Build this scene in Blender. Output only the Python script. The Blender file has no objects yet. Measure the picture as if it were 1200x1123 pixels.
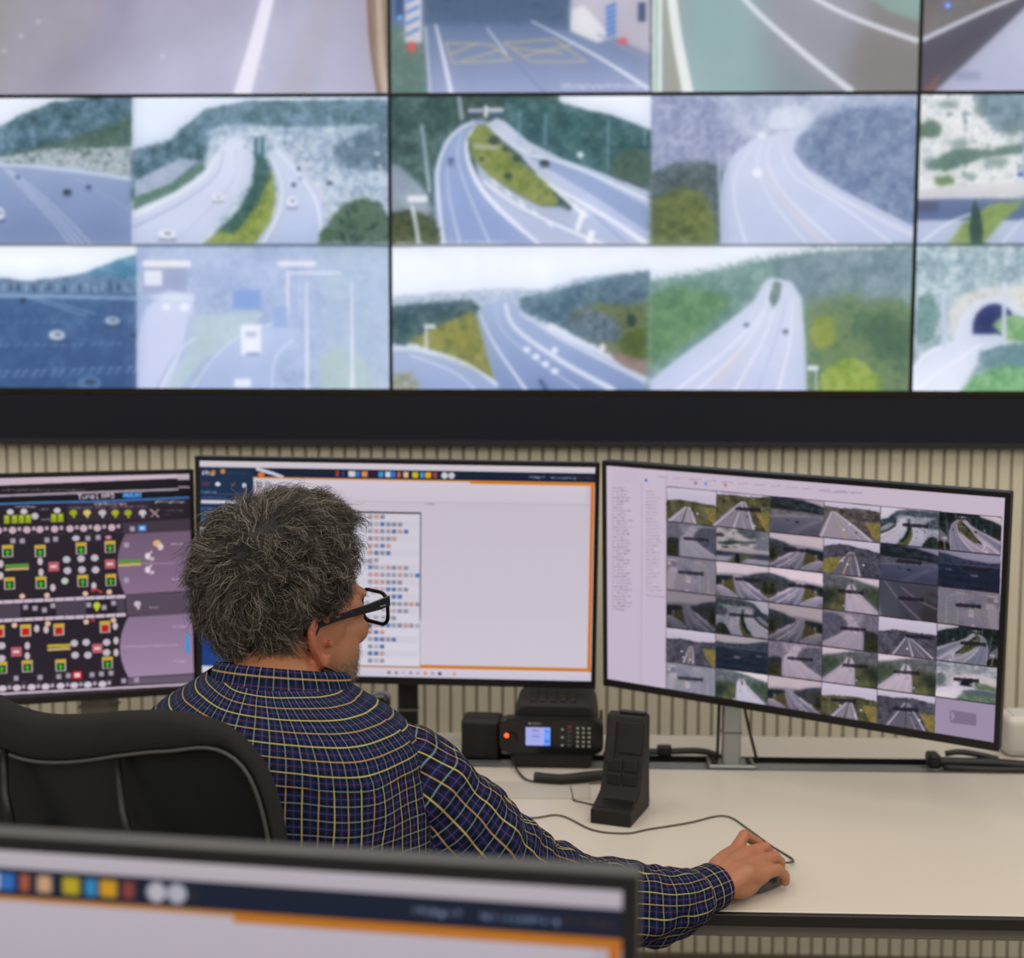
import bpy, bmesh, math, random
import numpy as np
from mathutils import Vector, Matrix, noise as mnoise
rnd = random.Random(7)
nrs = np.random.RandomState(11)
SC = bpy.context.scene
COL = SC.collection
PI = math.pi

# ------------------------------------------------------------------ camera
F_PX, CAM = 1665.0, np.array([0.0, 0.0, 1.5])
YAW, PITCH, ROLL = 0.0359, 0.0976, 0.0023
_f = np.array([-math.sin(YAW)*math.cos(PITCH), math.cos(YAW)*math.cos(PITCH), -math.sin(PITCH)])
_r = np.array([math.cos(YAW), math.sin(YAW), 0.0])
_u = np.cross(_r, _f)
_r2 = _r*math.cos(ROLL)+_u*math.sin(ROLL)
_u2 = -_r*math.sin(ROLL)+_u*math.cos(ROLL)
camd = bpy.data.cameras.new('camera')
cam = bpy.data.objects.new('camera', camd)
COL.objects.link(cam)
camd.sensor_width = 36.0
camd.sensor_fit = 'HORIZONTAL'
camd.lens = F_PX/1200*36
m4 = Matrix.Identity(4)
for i in range(3):
    m4[i][0], m4[i][1], m4[i][2], m4[i][3] = _r2[i], _u2[i], -_f[i], CAM[i]
cam.matrix_world = m4
camd.clip_start = 0.05
camd.dof.use_dof = True
camd.dof.focus_distance = 1.72
camd.dof.aperture_fstop = 4.6
SC.camera = cam

def pj(p):
    d = np.array(p)-CAM
    x, y, z = d@_r2, d@_u2, d@_f
    return (600+F_PX*x/z, 561.5-F_PX*y/z)

# ------------------------------------------------------------------ world, lamps, exposure
w = bpy.data.worlds.new('world')
SC.world = w
w.use_nodes = True
w.node_tree.nodes['Background'].inputs[0].default_value = (1.0, 0.97, 0.92, 1)
w.node_tree.nodes['Background'].inputs[1].default_value = 0.48
SC.view_settings.view_transform = 'Standard'
SC.view_settings.look = 'None'
SC.view_settings.exposure = 0.0
SC.view_settings.gamma = 1.0
SC.view_settings.use_curve_mapping = False
SC.cycles.use_denoising = True
SC.cycles.max_bounces = 6
def area(name, loc, sx, sy, power, col):
    l = bpy.data.lights.new(name, 'AREA')
    l.shape = 'RECTANGLE'; l.size = sx; l.size_y = sy; l.energy = power; l.color = col
    o = bpy.data.objects.new(name, l); o.location = loc
    COL.objects.link(o)
    return o
WARM = (1.0, 0.93, 0.82)
for lx in (-2.4, -.8, .8, 2.4):
    area('ceiling_lamp', (lx, 1.9, 2.95), 0.6, 1.2, 9, WARM)
    area('ceiling_lamp', (lx, -.6, 2.95), 0.6, 1.2, 20, WARM)
    area('ceiling_lamp', (lx, -2.9, 2.95), 0.6, 1.2, 30, WARM)

# ------------------------------------------------------------------ materials
def lin(c):
    c = [x/255 for x in c]
    return tuple((x/12.92 if x <= .04045 else ((x+.055)/1.055)**2.4) for x in c)
MATS = {}
def mat(name, rgb, rough=.5, metal=0.0, bump=0.0, bscale=60, var=0.0, vscale=8, spec=.5, coat=0.0, stretch=None, emit=None, estr=0):
    if name in MATS: return MATS[name]
    m = bpy.data.materials.new(name); m.use_nodes = True
    nt = m.node_tree; n = nt.nodes; L = nt.links
    b = n['Principled BSDF']
    c = lin(rgb)
    b.inputs['Base Color'].default_value = (*c, 1)
    b.inputs['Roughness'].default_value = rough
    b.inputs['Metallic'].default_value = metal
    b.inputs['Specular IOR Level'].default_value = spec
    b.inputs['Coat Weight'].default_value = coat
    if emit:
        b.inputs['Emission Color'].default_value = (*lin(emit), 1)
        b.inputs['Emission Strength'].default_value = estr
    tc = n.new('ShaderNodeTexCoord'); mp = n.new('ShaderNodeMapping')
    L.new(tc.outputs['Object'], mp.inputs[0])
    if stretch: mp.inputs['Scale'].default_value = stretch
    if var > 0:
        nz = n.new('ShaderNodeTexNoise'); nz.inputs['Scale'].default_value = vscale
        nz.inputs['Detail'].default_value = 5
        L.new(mp.outputs[0], nz.inputs['Vector'])
        mx = n.new('ShaderNodeMix'); mx.data_type = 'RGBA'
        mx.inputs[6].default_value = (*[x*(1-var) for x in c], 1)
        mx.inputs[7].default_value = (*[min(1, x*(1+var)) for x in c], 1)
        L.new(nz.outputs[0], mx.inputs[0]); L.new(mx.outputs[2], b.inputs['Base Color'])
        mr = n.new('ShaderNodeMapRange'); mr.inputs[3].default_value = max(0.02, rough-.06); mr.inputs[4].default_value = min(1, rough+.06)
        L.new(nz.outputs[0], mr.inputs[0]); L.new(mr.outputs[0], b.inputs['Roughness'])
    if bump > 0:
        n2 = n.new('ShaderNodeTexNoise'); n2.inputs['Scale'].default_value = bscale; n2.inputs['Detail'].default_value = 4
        L.new(mp.outputs[0], n2.inputs['Vector'])
        bp = n.new('ShaderNodeBump'); bp.inputs['Strength'].default_value = bump; bp.inputs['Distance'].default_value = .002
        L.new(n2.outputs[0], bp.inputs['Height']); L.new(bp.outputs[0], b.inputs['Normal'])
    MATS[name] = m
    return m

M_slat = mat('slat paint', (208, 199, 177), .6, bump=.25, bscale=14, var=.06, vscale=6, stretch=(60, 60, 1.5))
M_gap = mat('slat backing', (140, 128, 106), .85, var=.1, vscale=5)
M_floor = mat('floor vinyl', (120, 108, 92), .55, var=.1, vscale=3)
M_wall = mat('painted wall', (140, 134, 120), .7, var=.05, vscale=2)
M_navy = mat('navy frame panel', (13, 17, 33), .6, spec=.25, var=.06, vscale=4, bump=.1)
M_blk = mat('black plastic', (18, 16, 16), .42, spec=.35, bump=.08, bscale=500, var=.1, vscale=20)
M_blk2 = mat('matte black plastic', (27, 24, 23), .55, spec=.35, bump=.25, bscale=700, var=.12, vscale=30)
M_blkg = mat('glossy black plastic', (17, 16, 18), .2, var=.1, vscale=12)
M_bez = mat('monitor bezel', (18, 15, 17), .4, spec=.3, var=.08, vscale=9)
M_gbez = mat('monitor rim grey', (74, 72, 68), .45, var=.06, vscale=9)
M_desk = mat('desk laminate', (207, 197, 184), .38, bump=.02, bscale=300, var=.03, vscale=3, spec=.4)
M_edge = mat('desk edge band', (20, 17, 15), .45, var=.1, vscale=12)
M_beam = mat('desk beam grey', (98, 93, 84), .5, var=.06, vscale=6)
M_alu = mat('brushed aluminium', (150, 152, 152), .33, metal=.85, bump=.1, bscale=40, stretch=(1, 30, 30), var=.05, vscale=4)
M_cab = mat('cable rubber', (30, 27, 26), .5, var=.1, vscale=40)
M_cabb = mat('brown grey cable', (72, 64, 55), .5, var=.1, vscale=40)
M_white = mat('white plastic', (212, 208, 198), .45, var=.03, vscale=10)
M_fab = mat('black chair fabric', (34, 32, 32), .9, spec=.25, bump=.8, bscale=900, var=.2, vscale=60)
M_shell = mat('chair shell', (28, 29, 32), .36, bump=.05, bscale=300, var=.1, vscale=5)
M_pipe = mat('chair piping', (56, 54, 52), .5, var=.1, vscale=20)
M_key = mat('radio key', (62, 60, 60), .5, var=.05, vscale=50)
M_keyr = mat('red radio key', (120, 30, 32), .5, var=.05, vscale=50)
M_keyl = mat('key legend', (205, 200, 192), .6, var=.05, vscale=50)
M_led = mat('orange indicator', (230, 90, 40), .4, emit=(255, 96, 40), estr=1.3, var=0)
M_flap = mat('grey cable flap', (188, 181, 168), .4, var=.03, vscale=8)
M_trou = mat('dark trousers', (40, 42, 52), .85, bump=.5, bscale=500, var=.1, vscale=30)
M_shoe = mat('shoe leather', (40, 28, 22), .4, bump=.2, bscale=200, var=.1, vscale=20)
M_mouse = mat('mouse shell', (58, 58, 60), .3, var=.05, vscale=20)
M_msil = mat('mouse silver trim', (205, 205, 205), .3, metal=.3, var=.05, vscale=20)

# ------------------------------------------------------------------ object helpers
def tag(o, label=None, cat=None, group=None, kind=None):
    if label: o['label'] = label
    if cat: o['category'] = cat
    if group: o['group'] = group
    if kind: o['kind'] = kind
    return o
def empty(name, loc=(0, 0, 0), rz=0.0, label=None, cat=None, group=None, kind=None):
    o = bpy.data.objects.new(name, None)
    o.location = loc; o.rotation_euler = (0, 0, rz); o.empty_display_size = .05
    COL.objects.link(o)
    return tag(o, label, cat, group, kind)
def link(name, me, m=None, parent=None, loc=None, rot=None):
    if m is not None:
        me.materials.clear()
        for q in (m if isinstance(m, (list, tuple)) else [m]): me.materials.append(q)
    o = bpy.data.objects.new(name, me)
    if loc is not None: o.location = loc
    if rot is not None: o.rotation_euler = rot
    if parent is not None: o.parent = parent
    COL.objects.link(o)
    return o
def bm2me(bm, name, smooth=False):
    bmesh.ops.recalc_face_normals(bm, faces=bm.faces)
    me = bpy.data.meshes.new(name); bm.to_mesh(me); bm.free()
    if smooth:
        me.polygons.foreach_set('use_smooth', [True]*len(me.polygons))
    return me
def add_box(bm, c, s, rot=None, bev=0.0, seg=2, taper=None):
    vs = []
    for x in (-.5, .5):
        for y in (-.5, .5):
            for z in (-.5, .5):
                tx, ty = (taper if (taper and z > 0) else (1, 1))
                p = Vector((x*s[0]*tx, y*s[1]*ty, z*s[2]))
                if rot is not None: p = rot @ p
                vs.append(bm.verts.new(p+Vector(c)))
    fs = [(0, 1, 3, 2), (4, 6, 7, 5), (0, 4, 5, 1), (2, 3, 7, 6), (0, 2, 6, 4), (1, 5, 7, 3)]
    faces = [bm.faces.new([vs[i] for i in f]) for f in fs]
    bmesh.ops.recalc_face_normals(bm, faces=faces)
    if bev > 0:
        es = list({e for f in faces for e in f.edges})
        bmesh.ops.bevel(bm, geom=es, offset=bev, segments=seg, profile=.5, affect='EDGES')
def box_obj(name, c, s, m, parent=None, bev=0.0, seg=2, rot=None, taper=None):
    bm = bmesh.new(); add_box(bm, (0, 0, 0), s, None, bev, seg, taper)
    return link(name, bm2me(bm, name), m, parent, loc=c, rot=rot)
def frames(pts):
    pts = [Vector(p) for p in pts]
    T = []
    for i in range(len(pts)):
        a = pts[max(0, i-1)]; b = pts[min(len(pts)-1, i+1)]
        T.append((b-a).normalized())
    up = Vector((0, 0, 1)) if abs(T[0].z) < .9 else Vector((0, 1, 0))
    N = (up - T[0]*up.dot(T[0])).normalized()
    out = []
    for t in T:
        N = (N - t*N.dot(t)).normalized()
        out.append((t, N, t.cross(N)))
    return pts, out
def catmull(pts, n):
    pts = [Vector(p) for p in pts]
    out = []
    for i in range(len(pts)-1):
        p0 = pts[max(0, i-1)]; p1 = pts[i]; p2 = pts[i+1]; p3 = pts[min(len(pts)-1, i+2)]
        for k in range(n):
            t = k/n
            out.append(.5*((2*p1)+(-p0+p2)*t+(2*p0-5*p1+4*p2-p3)*t*t+(-p0+3*p1-3*p2+p3)*t**3))
    out.append(pts[-1])
    return out
def add_tube(bm, pts, r, seg=8, closed=False, flat=1.0):
    pts, fr = frames(pts)
    n = len(pts)
    rr = r if isinstance(r, (list, tuple)) else [r]*n
    if closed:
        fr[0] = (((pts[1]-pts[-1]).normalized()), fr[0][1], fr[0][2])
    rings = []
    for i in range(n):
        t, N, B = fr[i]
        rings.append([bm.verts.new(pts[i]+(N*math.cos(a)+B*math.sin(a)*flat)*rr[i]) for a in [2*PI*k/seg for k in range(seg)]])
    for i in range(n if closed else n-1):
        A, Bq = rings[i], rings[(i+1) % n]
        for k in range(seg):
            bm.faces.new((A[k], A[(k+1) % seg], Bq[(k+1) % seg], Bq[k]))
    if not closed:
        bm.faces.new(rings[0][::-1]); bm.faces.new(rings[-1])
def tube_obj(name, pts, r, m, parent=None, seg=8, closed=False, sm=True, cat_n=0):
    if cat_n: pts = catmull(pts, cat_n)
    bm = bmesh.new(); add_tube(bm, pts, r, seg, closed)
    return link(name, bm2me(bm, name, sm), m, parent)
def add_ell(bm, c, r, rot=None, seg=20, rings=12):
    g = bmesh.ops.create_uvsphere(bm, u_segments=seg, v_segments=rings, radius=1.0)
    for v in g['verts']:
        p = Vector((v.co.x*r[0], v.co.y*r[1], v.co.z*r[2]))
        if rot is not None: p = rot @ p
        v.co = p+Vector(c)
def add_chain(bm, pts, rad, seg=14):
    """rounded limb: tube with a ball at each joint"""
    for p, r in zip(pts, rad): add_ell(bm, p, (r, r, r), seg=seg, rings=max(6, seg//2))
    add_tube(bm, pts, list(rad), seg)
def extrude_poly(name, poly, d, m, parent=None, axis='y', bev=0.0, loc=None, rot=None):
    bm = bmesh.new()
    def P(a, b, t):
        return {'y': (a, t, b), 'x': (t, a, b), 'z': (a, b, t)}[axis]
    A = [bm.verts.new(P(a, b, -d/2)) for a, b in poly]; B = [bm.verts.new(P(a, b, d/2)) for a, b in poly]
    n = len(poly)
    fa = bm.faces.new(A); fb = bm.faces.new(B[::-1])
    for i in range(n): bm.faces.new((A[i], B[i], B[(i+1) % n], A[(i+1) % n]))
    if bev > 0:
        es = list(set(fa.edges) | set(fb.edges))
        bmesh.ops.bevel(bm, geom=es, offset=bev, segments=2, profile=.5, affect='EDGES')
    return link(name, bm2me(bm, name), m, parent, loc=loc, rot=rot)
def rrect(w_, h_, r, n=5):
    o = []
    for cx, cy, a0 in ((w_/2-r, h_/2-r, 0), (-w_/2+r, h_/2-r, 90), (-w_/2+r, -h_/2+r, 180), (w_/2-r, -h_/2+r, 270)):
        for k in range(n+1):
            a = math.radians(a0+90*k/n); o.append((cx+r*math.cos(a), cy+r*math.sin(a)))
    return o
def voxel_mesh(bm, voxel, smooth_it=3, name='body'):
    me = bpy.data.meshes.new('tmp'); bmesh.ops.recalc_face_normals(bm, faces=bm.faces); bm.to_mesh(me); bm.free()
    o = bpy.data.objects.new('tmp', me); COL.objects.link(o)
    md = o.modifiers.new('r', 'REMESH'); md.mode = 'VOXEL'; md.voxel_size = voxel; md.use_smooth_shade = True
    if smooth_it:
        s = o.modifiers.new('s', 'SMOOTH'); s.factor = .5; s.iterations = smooth_it
    dg = bpy.context.evaluated_depsgraph_get(); dg.update()
    e = bpy.data.meshes.new_from_object(o.evaluated_get(dg)); e.name = name
    bpy.data.objects.remove(o); bpy.data.meshes.remove(me)
    e.polygons.foreach_set('use_smooth', [True]*len(e.polygons))
    return e

# ------------------------------------------------------------------ painter for what the screens show
def fnoise(h, w_, cell, octs=3, seed=0):
    rs = np.random.RandomState(seed); out = np.zeros((h, w_), np.float32); amp, tot = 1.0, 0.0
    for _ in range(octs):
        gh, gw = max(2, int(h/cell)+3), max(2, int(w_/cell)+3)
        g = rs.rand(gh, gw).astype(np.float32)
        yy = np.arange(h)/cell; xx = np.arange(w_)/cell
        yi = np.minimum(yy.astype(int), gh-2); xi = np.minimum(xx.astype(int), gw-2)
        fy = (yy-yi)[:, None]; fx = (xx-xi)[None, :]
        fy = fy*fy*(3-2*fy); fx = fx*fx*(3-2*fx)
        a = g[yi][:, xi]*(1-fx)+g[yi][:, xi+1]*fx
        b = g[yi+1][:, xi]*(1-fx)+g[yi+1][:, xi+1]*fx
        out += amp*(a*(1-fy)+b*fy); tot += amp; amp *= .6; cell = max(1.2, cell/2)
    return out/tot
def blur(a, r):
    r = int(round(r))
    if r < 1: return a
    for ax in (0, 1):
        p = np.concatenate([np.repeat(np.take(a, [0], ax), r+1, ax), a, np.repeat(np.take(a, [-1], ax), r, ax)], ax)
        c = np.cumsum(p, ax, dtype=np.float64)
        n = a.shape[ax]
        hi = np.take(c, range(2*r+1, 2*r+1+n), ax); lo = np.take(c, range(0, n), ax)
        a = ((hi-lo)/(2*r+1)).astype(np.float32)
    return a
def homog(src, dst):
    A, B = [], []
    for (x, y), (u, v) in zip(src, dst):
        A.append([x, y, 1, 0, 0, 0, -u*x, -u*y]); B.append(u)
        A.append([0, 0, 0, x, y, 1, -v*x, -v*y]); B.append(v)
    h = np.linalg.solve(np.array(A, float), np.array(B, float))
    return np.append(h, 1).reshape(3, 3)
F57 = {'T': '11111 00100 00100 00100 00100 00100 00100', 'u': '00000 00000 10001 10001 10001 10011 01101', 'n': '00000 00000 10110 11001 10001 10001 10001',
 'e': '00000 00000 01110 10001 11111 10000 01110', 'l': '01100 00100 00100 00100 00100 00100 01110', 'N': '10001 11001 10101 10011 10001 10001 10001',
 'o': '01110 01010 01110 00000 11111 00000 00000', '5': '11111 10000 11110 00001 00001 10001 01110', 'A': '01110 10001 10001 11111 10001 10001 10001',
 'U': '10001 10001 10001 10001 10001 10001 01110', 'C': '01111 10000 10000 10000 10000 10000 01111', 'M': '10001 11011 10101 10101 10001 10001 10001',
 'O': '01110 10001 10001 10001 10001 10001 01110', 'R': '11110 10001 10001 11110 10100 10010 10001', 'L': '10000 10000 10000 10000 10000 10000 11111',
 'p': '00000 11110 10001 10001 11110 10000 10000', 'h': '10000 10000 10110 11001 10001 10001 10001', ' ': '0 0 0 0 0 0 0'}
class Canvas:
    """flat picture shown by a screen; user coordinates are mapped by H to canvas units"""
    def __init__(s, W, H, S, hom=None, bg=(0, 0, 0)):
        s.W, s.H, s.S, s.hom = W, H, S, hom
        s.a = np.empty((int(H*S), int(W*S), 3), np.float32); s.a[:] = np.array(bg, np.float32)/255
    def m(s, pts):
        p = np.array(pts, float).reshape(-1, 2)
        if s.hom is not None:
            q = np.c_[p, np.ones(len(p))]@s.hom.T; p = q[:, :2]/q[:, 2:]
        return p*s.S
    def mask(s, pts, feather=0.6, raw=False):
        p = pts if raw else s.m(pts)
        f = int(math.ceil(feather*s.S))+1
        x0 = max(0, int(p[:, 0].min())-2*f-1); x1 = min(s.a.shape[1], int(p[:, 0].max())+2*f+2)
        y0 = max(0, int(p[:, 1].min())-2*f-1); y1 = min(s.a.shape[0], int(p[:, 1].max())+2*f+2)
        if x1 <= x0 or y1 <= y0: return None
        X = (np.arange(x0, x1)+.5)[None, :]; Y = (np.arange(y0, y1)+.5)[:, None]
        ins = np.zeros((y1-y0, x1-x0), bool)
        n = len(p)
        for i in range(n):
            ax, ay = p[i]; bx, by = p[(i+1) % n]
            if ay == by: continue
            c = ((ay > Y) != (by > Y)) & (X < (bx-ax)*(Y-ay)/(by-ay)+ax)
            ins ^= c
        k = ins.astype(np.float32)
        r = feather*s.S*.6
        if r >= .5: k = blur(blur(k, max(1, r)), max(1, r))
        return (slice(y0, y1), slice(x0, x1)), k
    def put(s, mk, col, al=1.0):
        if mk is None: return
        sl, k = mk
        k = (k*al)[..., None]
        c = np.array(col, np.float32)/255 if not isinstance(col, np.ndarray) else col
        s.a[sl] = s.a[sl]*(1-k)+c*k
    def p(s, col, pts, fe=.7, al=1.0): s.put(s.mask(pts, fe), col, al)
    def gp(s, c1, c2, pts, fe=.7, horiz=False, al=1.0):
        mk = s.mask(pts, fe)
        if mk is None: return
        sl, k = mk; h, w_ = k.shape
        t = (np.linspace(0, 1, w_)[None, :, None] if horiz else np.linspace(0, 1, h)[:, None, None])
        c = (np.array(c1)*(1-t)+np.array(c2)*t)/255*np.ones((h, w_, 3))
        s.put(mk, c.astype(np.float32), al)
    def f(s, cols, cell, pts, fe=1.5, seed=0, al=1.0, octs=4):
        mk = s.mask(pts, fe*1.7)
        if mk is None: return
        sl, k = mk; h, w_ = k.shape
        nz = fnoise(h, w_, cell*1.5*s.S, 3, seed)*.72+fnoise(h, w_, max(2, cell*.35*s.S), 1, seed+31)*.28
        nz = (nz-nz.mean())/(nz.std()+1e-5)*.21+.5
        nz = np.clip(nz, 0, .999)*(len(cols)-1); i = nz.astype(int); fr = (nz-i)[..., None]
        cc = np.array(cols, np.float32)/255
        c = cc[i]*(1-fr)+cc[np.minimum(i+1, len(cols)-1)]*fr
        edge = np.clip(k*1.6+(fnoise(h, w_, 3*s.S, 2, seed+5)-.5)*1.2*(k > .02)*(k < .98), 0, 1)
        s.put((sl, edge), c.astype(np.float32), al)
    def l(s, col, w_, pts, fe=.5, al=1.0):
        p = s.m(pts)
        if len(pts) > 2: p = np.array([v[:2] for v in catmull([(a, b, 0) for a, b in p], 5)])
        ws = w_ if isinstance(w_, (tuple, list)) else (w_, w_)
        d = np.gradient(p, axis=0); d /= np.maximum(1e-6, np.linalg.norm(d, axis=1))[:, None]
        nn = np.c_[-d[:, 1], d[:, 0]]*np.linspace(ws[0], ws[1], len(p))[:, None]*s.S/2
        s.put(s.mask(np.r_[p+nn, (p-nn)[::-1]], fe, raw=True), col, al)
    def e(s, col, cx, cy, rx, ry, fe=.5, al=1.0):
        c = s.m([(cx, cy)])[0]; a = np.linspace(0, 2*PI, 20, endpoint=False)
        s.put(s.mask(np.c_[c[0]+np.cos(a)*rx*s.S, c[1]+np.sin(a)*ry*s.S], fe, raw=True), col, al)
    def r(s, col, cx, cy, w_, h_, fe=.35, al=1.0):
        c = s.m([(cx, cy)])[0]; a, b = w_*s.S/2, h_*s.S/2
        s.put(s.mask(np.array([[c[0]-a, c[1]-b], [c[0]+a, c[1]-b], [c[0]+a, c[1]+b], [c[0]-a, c[1]+b]]), fe, raw=True), col, al)
    def txt(s, st, x, y, h_, col, al=1.0, sp=1.0):
        c = s.m([(x, y)])[0]; q = h_*s.S/7; X = c[0]
        for ch in st:
            rows = F57[ch].split()
            for j, row in enumerate(rows):
                for i, b in enumerate(row):
                    if b == '1':
                        x0, y0 = X+i*q, c[1]+j*q
                        s.put(s.mask(np.array([[x0, y0], [x0+q*1.05, y0], [x0+q*1.05, y0+q*1.05], [x0, y0+q*1.05]]), .12, raw=True), col, al)
            X += (6 if ch != ' ' else 3)*q*sp
    def scrib(s, x0, x1, y, h_, col, al=.8, seed=0):
        rs = random.Random(seed); x = x0
        while x < x1:
            w_ = rs.uniform(.8, 2.4)
            s.r(col, x+w_/2, y+rs.uniform(-.2, .2)*h_, w_, h_*rs.uniform(.6, 1), .3, al*rs.uniform(.5, 1)); x += w_+rs.uniform(.3, 1.2)
    def car(s, x, y, w_, h_, col):
        s.p((40, 45, 60), [(x-w_*.5, y+h_*.5), (x+w_*.55, y+h_*.5), (x+w_*.55, y+h_*.75), (x-w_*.5, y+h_*.75)], .6, .5)
        s.e(col, x, y, w_/2, h_/2, .7)
        s.e(tuple(int(v*.45) for v in col), x+w_*.05, y-h_*.05, w_*.24, h_*.2, .5, .8)
    def image(s, name):
        im = bpy.data.images.new(name, s.a.shape[1], s.a.shape[0])
        s.a = np.clip(s.a, 0, 1); px = np.ones((s.a.shape[0], s.a.shape[1], 4), np.float32); px[..., :3] = np.clip(s.a[::-1], 0, 1)
        im.pixels.foreach_set(px.ravel()); im.update(); im.pack()
        return im
def screen_mat(name, im, strength=1.0, rough=.35):
    m = bpy.data.materials.new(name); m.use_nodes = True; n = m.node_tree.nodes; L = m.node_tree.links
    b = n['Principled BSDF']; b.inputs['Base Color'].default_value = (.003, .003, .004, 1); b.inputs['Roughness'].default_value = rough; b.inputs['Specular IOR Level'].default_value = .2
    t = n.new('ShaderNodeTexImage'); t.image = im; t.extension = 'EXTEND'
    L.new(t.outputs[0], b.inputs['Emission Color']); b.inputs['Emission Strength'].default_value = strength
    return m

# ------------------------------------------------------------------ video wall pictures (photo-proportioned units)
YW = 3.30
HW, HH, X0, Z0 = .5988, .3370, -.9992, 2.0559
GAP = .0034
def wall_canvas(c, r, bg):
    """panel (c, r): c=-1 left,0 mid,1 right in pairs of half widths starting at X0"""
    xa = X0+(c*2-1)*HW if False else X0-HW+2*HW*c; xb = xa+2*HW
    za = Z0+2*HH*(1-r); zb = za-2*HH
    co = [pj((xa+GAP, YW, za-GAP)), pj((xb-GAP, YW, za-GAP)), pj((xb-GAP, YW, zb+GAP)), pj((xa+GAP, YW, zb+GAP))]
    return Canvas(614, 345, 2, homog(co, [(0, 0), (614, 0), (614, 345), (0, 345)]), bg), (xa, xb, za, zb)
LAV, WHT = (196, 204, 232), (240, 243, 255)
def q4(x0, y0, x1, y1): return [(x0, y0), (x1, y0), (x1, y1), (x0, y1)]
BLUEG = [(38, 62, 70), (66, 96, 110), (92, 122, 140), (130, 155, 178)]
DKG = [(28, 44, 48), (48, 70, 68), (66, 88, 84), (100, 120, 128)]
OLV = [(42, 56, 44), (76, 92, 52), (110, 120, 66), (146, 152, 96)]
HAZE = [(120, 140, 178), (146, 164, 198), (168, 182, 212), (188, 200, 226)]

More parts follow.
